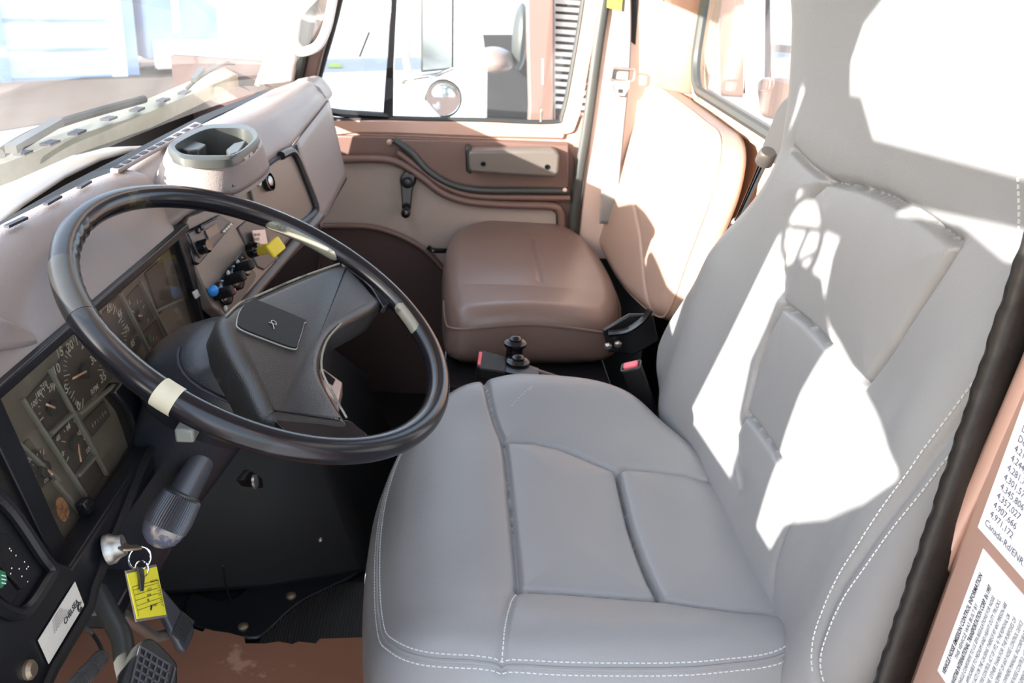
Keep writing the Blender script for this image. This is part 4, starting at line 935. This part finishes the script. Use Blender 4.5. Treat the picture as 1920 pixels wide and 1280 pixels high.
# buckles
b1=at(925,675,X=.90)
u_=thing('seat_belt_buckle','dark seat belt buckle lying flat beside the two black knobs','seat belt buckle',tuple(b1),'seat belt buckles')
P=[at(x,y,Z=b1.z) for x,y in((900,657),(903,655),(950,668),(948,697),(900,690),(893,685))]
link('buckle_body',MB().prism(P,(0,0,1),.022),M['blackm'],u_,bev=.003)
link('release_button',MB().prism([at(x,y,Z=b1.z+.001) for x,y in((898,658),(905,660),(901,684),(895,682))],(0,0,1),.01),M['red'],u_,bev=.001)
link('buckle_strap',MB().prism([at(x,y,Z=b1.z-.006) for x,y in((948,670),(1010,690),(1010,712),(946,696))],(0,0,1),.004),M['web'] if 0 else M['black'],u_)
c=at(1183,685,X=.80)
u_=thing('seat_belt_buckle','upright seat belt buckle with a faded red button between the two seats','seat belt buckle',tuple(c),'seat belt buckles')
ax_=(at(1225,800,X=.80)-c).normalized(); yb_=V((0,0,1)); side=V((.25,1,0)).normalized(); side=(side-ax_*side.dot(ax_)).normalized(); dep=ax_.cross(side)
def bq(a,b,d): return c+side*a+dep*b+ax_*d
def bxs(w,h,d0,d1): 
    m=MB(); m.loft([[bq(a,b,d0) for a,b in rrect(w,h,.004,3)],[bq(a,b,d1) for a,b in rrect(w,h,.004,3)]]); return m
link('buckle_body',bxs(.034,.024,.003,.12),M['blackm'],u_,bev=.002)
link('buckle_collar',MB().tube([bq(a,b,.001) for a,b in rrect(.034,.024,.004,3)],.0022,6,closed=True),M['gtrim'],u_)
link('release_button',bxs(.027,.017,-.004,.004),M['pink'],u_,bev=.002)
link('buckle_stalk',MB().tube([bq(0,0,.10),bq(0,0,.22)],.009,8),M['web'] if 0 else M['black'],u_)
# small box on the floor beyond the wheel
single('switch_box',MB().prism([at(x,y,Z=.44) for x,y in((598,692),(603,688),(642,716),(634,752),(612,740))],(0,0,1),.03),M['paint_l'],'small pale box with a dark window on the engine cover beyond the steering wheel','switch box',bev=.003)
single('box_window',MB().prism([at(x,y,Z=.4412) for x,y in((602,697),(607,694),(629,711),(624,722),(606,710))],(0,0,1),.001),M['blackg'],'dark display window on top of the small pale box','display') 
single('grey_cable',MB().tube(smooth([at(1262,820,X=.70),at(1285,812,X=.72),at(1310,830,X=.70)],5),.003,8),M['silv'],'thin grey cable behind the driver cushion, next to the backrest','cable')
# ================================================================== near door jamb
JX=-.15
jm=MB(); jm.box((-.155,-.180,.82),(.30,.09,1.55)); struct('trim_7',jm,M['paint'],'rose brown painted driver side door jamb',bev=.01)
def J(x,y,l=0): return at(x,y,Y=-.135+l)
j2=MB().tube([J(1640,1330,-.005),J(1668,1270,-.005),J(1705,1180,-.005),J(1800,985,-.005),J(1860,862,-.005),J(1905,760,-.005),J(1975,600,-.005)],.009,12); struct('trim_8',j2,M['paint'],'rolled painted ridge on the door jamb')
sl_=MB(); rings=[]
for z in np.linspace(.3,1.56,260):
    b_=.0005*math.sin(z*310)+.0004*math.sin(z*137); rings.append([(.008,-.150,z),(.007,-.122,z),(.004,-.112-b_,z),(-.001-b_,-.112,z),(-.004-b_,-.118,z),(-.003,-.123,z),(-.003,-.1365,z),(.003,-.150,z)])
sl_.loft(rings); struct('trim_9',sl_,M['carpetedge'],'wrinkled black vinyl edging along the driver door opening',ang=70)
# labels
def jlabel(name,lab,pts,t=.0008):
    o=thing(name,lab,'label',tuple(J(*pts[0])))
    return o
l1=thing('patent_label','large white label listing patent numbers on the rose painted door jamb','label',tuple(J(1833,985)))
a=J(1833,988,.0005); vz=V((0,0,1)); hx_=V((-1,0,0))
w1,h1_=.16,.155
link('label_sheet',MB().prism([a,a+hx_*w1,a+hx_*w1+vz*h1_,a+vz*h1_],(0,1,0),.0008),M['label'],l1)
tm=MB(); col1=['Des 277,744','Des 305,216','Des 305,318','Des 305,417','Des 306,711','4,210,221','4,244,237','4,281,733','4,301,570','4,345,806','4,357,027','4,907,666','4,971,172']
col2=['','','','','','','','','','','4,664,142','4,838,226','4,911,003']
for i,s in enumerate(col1):
    text(tm,s,a+hx_*.008+vz*(.017+ (12-i)*.0083)+V((0,.0004,0)),hx_,vz,.0078,sx=.95)
for i,s in enumerate(col2):
    if s: text(tm,s,a+hx_*.062+vz*(.017+(12-i)*.0083)+V((0,.0004,0)),hx_,vz,.0078,sx=.95)
text(tm,'Canada-Rd/ENR. 1988. 1990',a+hx_*.006+vz*.0075+V((0,.0004,0)),hx_,vz,.0078,sx=.95)
link('label_print',tm,M['inkb'],l1,smooth=False)
p0=J(1748,1242,.0005); p1=J(1843,1028,.0005)
hgt=(p1.z-p0.z); 
l2=thing('noise_emission_label','white vehicle noise emission control label low on the rose door jamb','label',tuple(p0))
w2=.098
b0=V((p1.x,p0.y,p0.z))
link('label_sheet',MB().prism([b0,b0+hx_*w2,b0+hx_*w2+vz*hgt,b0+vz*hgt],(0,1,0),.0008),M['label'],l2)
tm=MB(); L=[('VEHICLE NOISE EMISSION CONTROL INFORMATION',.95,0),('THIS VEHICLE WAS BUILT BY',.8,.18),('NAVISTAR INTERNATIONAL TRANSPORTATION CORP. IN 1997',.95,-.02),('THIS VEHICLE CONFORMS TO U.S. EPA REGULATIONS FOR NOISE',.8,0),('EMISSIONS APPLICABLE TO MEDIUM AND HEAVY DUTY TRUCKS.',.8,0),('THE FOLLOWING ACTS OR THE CAUSING THEREOF BY ANY PERSON ARE',.8,0),('PROHIBITED BY THE NOISE CONTROL ACT OF 1972. A) THE REMOVAL OR',.8,0),('RENDERING INOPERATIVE, OTHER THAN FOR THE PURPOSES OF',.8,0),('MAINTENANCE REPAIR OR REPLACEMENT OF ANY NOISE CONTROL DEVICE',.8,0),('OR ELEMENT OF DESIGN LISTED IN OWNERS MANUAL INCORPORATED',.8,0),('INTO THE VEHICLE IN COMPLIANCE WITH THE NOISE CONTROL ACT. B) THE',.8,0),('USE OF THE VEHICLE AFTER SUCH DEVICE OR ELEMENT OF DESIGN HAS',.8,0),('BEEN REMOVED OR RENDERED INOPERATIVE.',.8,0)]
xo=.010
for s,k,ind in L:
    bold=.02 if k>.9 else 0
    sz=.0062*k/.8*.86; sxx=(hgt*.90)/(len(s)*sz*.62) if len(s)>38 else .82
    sxx=min(sxx,.9)
    text(tm,s,b0+hx_*xo+vz*(hgt*.04+hgt*max(ind,0))+V((0,.0004,0)),vz,-hx_,sz,bold=bold,sx=sxx); xo+=.0065
link('label_print',tm,M['ink'],l2,smooth=False)
# driver side A pillar and open door are beyond the frame; the pillar shades the dash end
struct('trim_10',MB().bar((-.02,.80,.86),(-.02,.45,1.58),.06,.07),M['paint'],'driver side windshield pillar',bev=.006)
# ================================================================== windshield, wipers, outside
ws=thing('window_1','dusty sloping truck windshield','windshield',(.85,.76,.9),kind='structure')
rings=[]
for v in np.linspace(0,1,6):
    row=[]
    for u in np.linspace(0,1,24):
        x=.0+1.66*u; yb_=.80+.075*(1-((u-.42)/.58)**2)-.10*u*u; row.append((x,yb_-.36*v,.885+.66*v))
    rings.append(row)
link('pane',MB().loft(rings,cap=False,ringclosed=False),M['wglass'],ws,noflip=False)
link('edge_seal',MB().tube([at(530,-20,X=1.60),at(520,30,X=1.60),at(500,110,X=1.60),at(482,160,X=1.60)],.006,8),M['cream'],ws)
# sun visors, unseen, added to shade the upper cab
for x,l in((.42,'unseen driver side sun visor added to shade the cab'),(1.25,'unseen passenger side sun visor added to shade the cab')):
    v_=thing('sun_visor',l,'sun visor',(x,.42,1.5),'sun visors')
    link('visor_panel',MB().box((x,.46,1.42),(.60,.02,.17),R=Matrix.Rotation(math.radians(-28),3,'X')),M['headliner'],v_,bev=.008)
    link('visor_rod',MB().tube([(x-.28,.425,1.50),(x+.28,.425,1.50)],.005,8),M['chrome'],v_)
GZ=-1.25
struct('ground',MB().box((12,6,GZ-.05),(60,60,.1)),M['concrete'],'pale sunlit concrete yard')
dp=MB().prism([at(x,y,Z=GZ+.01) for x,y in s2([(-60,165),(120,150),(230,130),(280,100),(330,95),(420,120),(400,150),(290,190),(180,215),(60,235),(-60,245)],3,True)],(0,0,1),.01)
struct('ground_dirt',dp,M['dirt'],'brown dirt patch in front of the garage')
# hood and cowl of the truck
hd3=MB(); rings=[]
for y,zt,w in((.92,.84,.80),(1.05,.83,.78),(1.4,.78,.72),(1.9,.70,.62),(2.25,.58,.54)):
    rings.append([(.87+w*math.sin(t),y,zt-.30*(1-math.cos(t))) for t in np.linspace(-1.5,1.5,17)])
hd3.loft(rings,cap=False,ringclosed=False)
single('truck_hood',hd3,M['white'],'white truck hood beyond the windshield','hood',solid=.01)
cw_=MB(); A=[at(x,y,Z=.90) for x,y in((-20,285),(6,283),(120,222),(270,188),(372,145),(470,108))]; B=[at(x,y,Z=.885) for x,y in((-20,315),(20,302),(130,258),(280,210),(385,165),(480,125))]
cw_.loft([A,B,[p+V((0,-.0,-.03)) for p in B],[p+V((0,0,-.03)) for p in A]],closed=True,ringclosed=False)
cowl=single('cowl_panel',cw_,M['cream'],'pale cowl panel with slots at the base of the windshield','cowl')
for q in((35,290,52,283),(84,272,104,264),(136,252,153,244),(196,225,212,219),(250,208,264,202),(300,190,312,185),(340,176,352,170)):
    n_=link('cowl_slot',MB().bar(at(q[0],q[1],Z=.898),at(q[2],q[3],Z=.896),.016,.004),M['ink'],cowl)
wp=thing('wiper','black windshield wiper lying along the cowl','wiper',tuple(at(150,215,Z=.93)))
link('wiper_blade',MB().tube(smooth([at(0,288,Z=.93),at(60,252,Z=.94),at(140,222,Z=.94),at(270,186,Z=.94)],5),.007,8),M['rub'],wp)
link('wiper_arm',MB().bar(at(20,280,Z=.95),at(110,228,Z=.95),.014,.010),M['gtrim'],wp)
wp=thing('wiper','thin far wiper near the passenger end of the cowl','wiper',tuple(at(400,140,Z=.92)))
link('wiper_blade',MB().tube(smooth([at(350,165,Z=.93),at(372,145,Z=.95),at(415,120,Z=.95),at(440,118,Z=.95)],5),.005,8),M['gtrim'],wp)
link('wiper_arm',MB().bar(at(362,150,Z=.95),at(380,128,Z=.96),.01,.008),M['gtrim'],wp)
# garage: its door faces away from the sun
gn=V((-.76,-.65,0)).normalized(); gt=V((.65,-.76,0)).normalized()
gO=at(18,150,Z=GZ); 
def GP(x,y,l=0): return onp(x,y,gO+gn*l,gn)
pA=GP(18,150); pB=GP(205,118); Wg=(pB-pA).dot(gt)
def gbox(u0,u1,z0,z1,l0,l1):
    m=MB(); m.prism([pA+gt*u0+gn*l1+V((0,0,z0-pA.z)),pA+gt*u1+gn*l1+V((0,0,z0-pA.z)),pA+gt*u1+gn*l1+V((0,0,z1-pA.z)),pA+gt*u0+gn*l1+V((0,0,z1-pA.z))],gn,l1-l0); return m
ga=thing('garage','pale garage building with a ribbed roll-up door seen through the windshield','building',tuple(pA))
link('garage_wall',gbox(-5,Wg+.5,GZ,4.5,-1.5,0),M['gwall'],ga)
gd=link('roll_up_door',gbox(0,Wg,GZ,3.4,0,.04),M['gdoor'],ga)
for i in range(9): link('door_rib',gbox(0,Wg,GZ+.45*i,GZ+.45*i+.035,.04,.07),M['gwall'],gd)
link('door_jamb',gbox(-.3,0,GZ,3.6,0,.12),M['gwall'],ga); link('door_jamb',gbox(Wg,Wg+.25,GZ,3.6,0,.12),M['white'],ga)
bt=thing('box_truck','pale blue box truck parked to the right of the garage','truck',tuple(at(345,140,Z=GZ)))
bA=at(280,140,Z=GZ); bB=onp(415,128,bA,gn); Wb=(bB-bA).dot(gt)
def bbox(u0,u1,z0,z1,l0,l1):
    m=MB(); m.prism([bA+gt*u0+gn*l1+V((0,0,z0-GZ)),bA+gt*u1+gn*l1+V((0,0,z0-GZ)),bA+gt*u1+gn*l1+V((0,0,z1-GZ)),bA+gt*u0+gn*l1+V((0,0,z1-GZ))],gn,l1-l0); return m
link('cargo_box',bbox(0,Wb,GZ+.25,3,-1.5,0),M['gwall'],bt,bev=.05); link('bumper',bbox(.1,Wb-.1,GZ+.1,GZ+.6,0,.15),M['white'],bt,bev=.03)
link('rear_door_frame',bbox(.5,.62,GZ+.7,2.8,0,.04),M['white'],bt)
fq0=at(222,125,X=20); fq1=at(290,110,X=20)
single('dirt_bank',MB().prism([at(x,y,X=19) for x,y in((215,40),(285,34),(300,112),(215,118))],(-1,0,0),1.0),M['dirt'],'low brown earth bank between the garage and the blue box truck','bank')
# outside mirrors, passenger side
mr=thing('side_mirror','rectangular and round outside mirrors on chrome brackets beyond the passenger door window','mirror',tuple(at(820,135,X=2.05)))
MX=2.06
link('mirror_housing',MB().prism([at(x,y,X=MX) for x,y in((788,-130),(852,-130),(851,130),(789,136))],(-1,0,0),.03),M['gtrim'],mr,bev=.004)
link('mirror_glass',MB().prism([at(x,y,X=MX-.003) for x,y in((792,-125),(848,-125),(847,126),(793,132))],V((-1,-.12,0)),.002),M['silvm'] if 'silvm' in M else M['chrome'],mr,smooth=False)
cc_=at(831,186,X=MX)
link('round_mirror',MB().lathe(cc_+V((.02,0,0)),(-1,-.15,.05),[(.030,-.02),(.052,-.002),(.054,.004),(.052,.008),(.048,.0065),(.03,.011),(.001,.013)],36),M['chrome'],mr)
link('round_mirror_rim',MB().tube([cc_+V((.008,0,0))+V((-.15,1,0)).normalized()*.054*math.cos(t)+V((0,0,1))*.054*math.sin(t) for t in np.linspace(0,2*math.pi,40,endpoint=False)],.003,6,closed=True),M['gtrim'],mr)
link('bracket_tube',MB().tube(smooth([at(765,-120,X=MX),at(760,60,X=MX),at(770,150,X=MX),at(800,200,X=MX),at(822,226,X=2.0),at(830,250,X=1.85)],5),.012,10),M['white'],mr)
link('bracket_tube',MB().tube([at(755,150,X=MX),at(820,140,X=MX),at(850,128,X=MX)],.006,8),M['chrome'],mr)
link('mirror_bolt',MB().lathe(at(756,152,X=MX-.01),(-1,0,0),[(.008,0),(.008,.006),(.003,.007)],12),M['steel'],mr)
# neighbouring truck
NX=3.3
nt_=thing('parked_truck','white and brown parked truck cab close beside the passenger door, its own door standing open','truck',(NX+.8,0,GZ))
def Nq(px,X=NX): return [at(x,y,X=X) for x,y in px]
link('cab_body',MB().prism(Nq([(845,-350),(905,-350),(905,60),(914,130),(912,330),(838,330)]),(-1,0,0),.08),M['white'],nt_,bev=.01)
link('open_doorway',MB().prism(Nq([(895,66),(995,66),(997,330),(900,330)],NX+.9),(-1,0,0),.04),M['blackm'],nt_)
link('door_pillar',MB().prism(Nq([(985,-300),(1040,-300),(1040,330),(985,330),(992,200),(988,60)]),(-1,0,0),.08),M['door_b'],nt_,bev=.01)
lv_=MB()
for i in range(26): lv_.box(at(1068,-150+i*14,X=NX+.05),(.02,.14,.018))
link('side_louvres',lv_,M['chrome'],nt_); link('louvre_panel',MB().prism(Nq([(1042,-300),(1120,-300),(1120,330),(1042,330)],NX+.08),(-1,0,0),.05),M['door_b'],nt_)
link('inner_seat',MB().ell(at(928,112,X=NX+.6),.2,.10,.06),M['leather_b'],nt_); link('inner_seat_back',MB().ell(at(975,70,X=NX+.6),.12,.04,.16),M['gtrim'],nt_)
dh=link('door_handle',MB().tube([at(x,y,X=NX-.09) for x,y in s2([(878,158),(886,152),(893,162),(892,206),(884,212),(877,202)],3,True)],.006,6,closed=True),M['chrome'],nt_)
link('grab_bar',MB().tube(Nq([(1018,110),(1018,158)],NX-.1),.006,8),M['steel'],nt_)
m3=at(706,20,X=4.6); fm_=thing('far_mirror','white side mirror of a truck parked farther away, left of the window bar','mirror',tuple(m3))
link('mirror_shell',MB().ell(m3,.08,.065,.12,p=.6),M['white'],fm_); link('mirror_stalk',MB().tube([m3+V((0,.04,-.10)),m3+V((0,.10,-.25))],.012,8),M['gtrim'],fm_)
gq=[at(x,y,Z=GZ+.02) for x,y in((618,118),(640,118),(642,126),(616,126))]
struct('ground_grass',MB().prism(gq,(0,0,1),.01),M['grass'],'small strip of grass')
# behind the rear window: truck body frame
bh=thing('truck_body_frame','rose brown trailer with white posts behind the cab rear window','bodywork',(1.6,-1.4,GZ))
Yb=-1.0
link('body_post',MB().prism([at(x,y,Y=Yb) for x,y in((1340,-200),(1395,-200),(1400,180),(1350,180))],(0,1,0),.12),M['door_b'],bh,bev=.01)
link('body_rail',MB().prism([at(x,y,Y=Yb) for x,y in((1395,-20),(1412,-20),(1408,240),(1392,240))],(0,1,0),.06),M['white'],bh,bev=.01)
link('fuel_tank',MB().prism([at(x,y,Y=-.9) for x,y in s2([(1420,150),(1450,145),(1480,152),(1500,165),(1490,220),(1430,220),(1420,190)],3,True)],(0,1,0),.3),M['door_b'],bh,bev=.02)
link('body_crossbar',MB().prism([at(x,y,Y=-1.3) for x,y in((1395,78),(1520,88),(1520,104),(1395,90))],(0,1,0),.06),M['paint_l'],bh)
link('body_panel',MB().prism([at(x,y,Y=-1.6) for x,y in((1500,-200),(1560,-200),(1560,70),(1503,60))],(0,1,0),.06),M['paint'],bh)

# ---- unseen open driver's door, its parts shaped to cast the seat's sun patches
TH=math.radians(75); dr_=V((-math.sin(TH),-math.cos(TH),0)); DH=V((0,.88,0)); dnn=V((-math.cos(TH),math.sin(TH),0))
def DP(s,z,l=0): return DH+dr_*s+V((0,0,z))+dnn*l
od=thing('door_2','unseen open driver side door with mirror and frame shaped to shade the seat','door',tuple(DP(0,.1)),kind='structure')
def dpl(name,pts,m,t=.04,l=0,par=od,**k): return link(name,MB().prism([DP(s,z,l) for s,z in pts],dnn,t),m,par,**k)
dpl('door_shell',[(.0,.02),(.95,.02),(.95,.86),(.0,.86)],M['paint'],.06,bev=.008)
dpl('front_post',[(-.06,.84),(.10,.84),(.055,1.0),(.10,1.15),(.14,1.30),(.16,1.60),(.02,1.60)],M['paint'],bev=.004)
dpl('vent_window_bar',[(.29,.86),(.375,.86),(.362,.96),(.368,1.05),(.390,1.13),(.335,1.19),(.262,1.19),(.248,1.13),(.229,1.03),(.246,.95)],M['blackm'],bev=.004)  # added dark bar, curved to split the sun patches on the backrest
dpl('top_rail',[(.02,1.60),(.98,1.60),(.98,1.66),(.02,1.66)],M['paint'])
dpl('rear_shade_post',[(.66,.84),(.95,.84),(.95,1.62),(.66,1.62)],M['paint'],bev=.006)  # widened to keep the sun off the door jamb
mirr=dpl('mirror_shade_shape',[(.17,1.30),(.225,1.295),(.30,1.30),(.33,1.295),(.338,1.265),(.42,1.27),(.469,1.331),(.66,1.352),(.66,1.382),(.372,1.378),(.325,1.42),(.30,1.42),(.275,1.478),(.34,1.53),(.30,1.60),(.14,1.60),(.12,1.44),(.17,1.44),(.245,1.387),(.232,1.365),(.17,1.36)],M['gtrim'],l=.05)  # unseen, outline shaped so its shadow frames the headrest sun patches
rm2=MB()
c_=[DP(.285+.052*math.cos(t),1.238+.055*math.sin(t),.03) for t in np.linspace(0,2*math.pi,36,endpoint=False)]
rm2.tube(c_,.007,8,closed=True); rm2.tube([DP(.235,1.24,.03),DP(.34,1.262,.03)],.005,8); rm2.tube([DP(.30,1.255,.03),DP(.285,1.19,.03)],.005,8); rm2.tube([DP(.27,1.19,.03),DP(.33,1.23,.03)],.004,8)
link('bracket_shade_ring',rm2,M['blackm'],od)  # unseen ring and bars, added to cast looped shadows on the backrest
added_coat=thing('added_coat','unseen dark cutout added on the open driver door to shade the seat','added_coat',tuple(DP(.6,1.2,-.06)))  # invented sun blocker, outline follows the shadow wanted on the driver seat
link('shade_cutout',MB().prism([DP(s,z,-.05) for s,z in s2([(.405,.85),(.49,.965),(.575,1.078),(.48,1.105),(.404,1.130),(.345,1.16),(.340,1.27),(.40,1.283),(.515,1.303),(.585,1.29),(.66,1.31),(.80,1.30),(.85,1.1),(.85,.85)],2,True)],dnn,.03),M['blackm'],added_coat,bev=.008)
# ================================================================== light
SD=V((.62,-.80,-.26)).normalized()
sun=bpy.data.lights.new('sun','SUN'); sun.energy=30; sun.angle=math.radians(.53); sun.color=(1,.94,.86)
so=bpy.data.objects.new('sun',sun); COL.objects.link(so); so.rotation_euler=(-SD).to_track_quat('Z','Y').to_euler(); so.location=(-3,3,4)
w=bpy.data.worlds.new('world'); SC.world=w; w.use_nodes=True; nt=w.node_tree; bg=nt.nodes['Background']
sky=nt.nodes.new('ShaderNodeTexSky'); sky.sky_type='NISHITA'; sky.sun_disc=False; sky.sun_elevation=math.radians(20); sky.sun_rotation=math.atan2(-SD.x,-SD.y); sky.dust_density=2
mx=nt.nodes.new('ShaderNodeMix'); mx.data_type='RGBA'; mx.inputs[0].default_value=.75; nt.links.new(sky.outputs[0],mx.inputs[6]); mx.inputs[7].default_value=(.80,.90,1.0,1)
nt.links.new(mx.outputs[2],bg.inputs[0]); bg.inputs[1].default_value=2.2
# ================================================================== camera
cd=bpy.data.cameras.new('camera'); co_=bpy.data.objects.new('camera',cd); COL.objects.link(co_); SC.camera=co_
cd.sensor_width=36; cd.lens=36*FPX/1920; cd.clip_start=.02; cd.clip_end=200
co_.matrix_world=Matrix(((rt.x,up.x,-fw.x,CAM.x),(rt.y,up.y,-fw.y,CAM.y),(rt.z,up.z,-fw.z,CAM.z),(0,0,0,1)))
cd.dof.use_dof=True; cd.dof.focus_distance=.88; cd.dof.aperture_fstop=13
SC.view_settings.view_transform='Standard'; SC.view_settings.look='None'; SC.view_settings.gamma=1; SC.view_settings.exposure=0; SC.view_settings.use_curve_mapping=False
for o in bpy.data.objects:
    if '_o' in o.keys(): del o['_o']
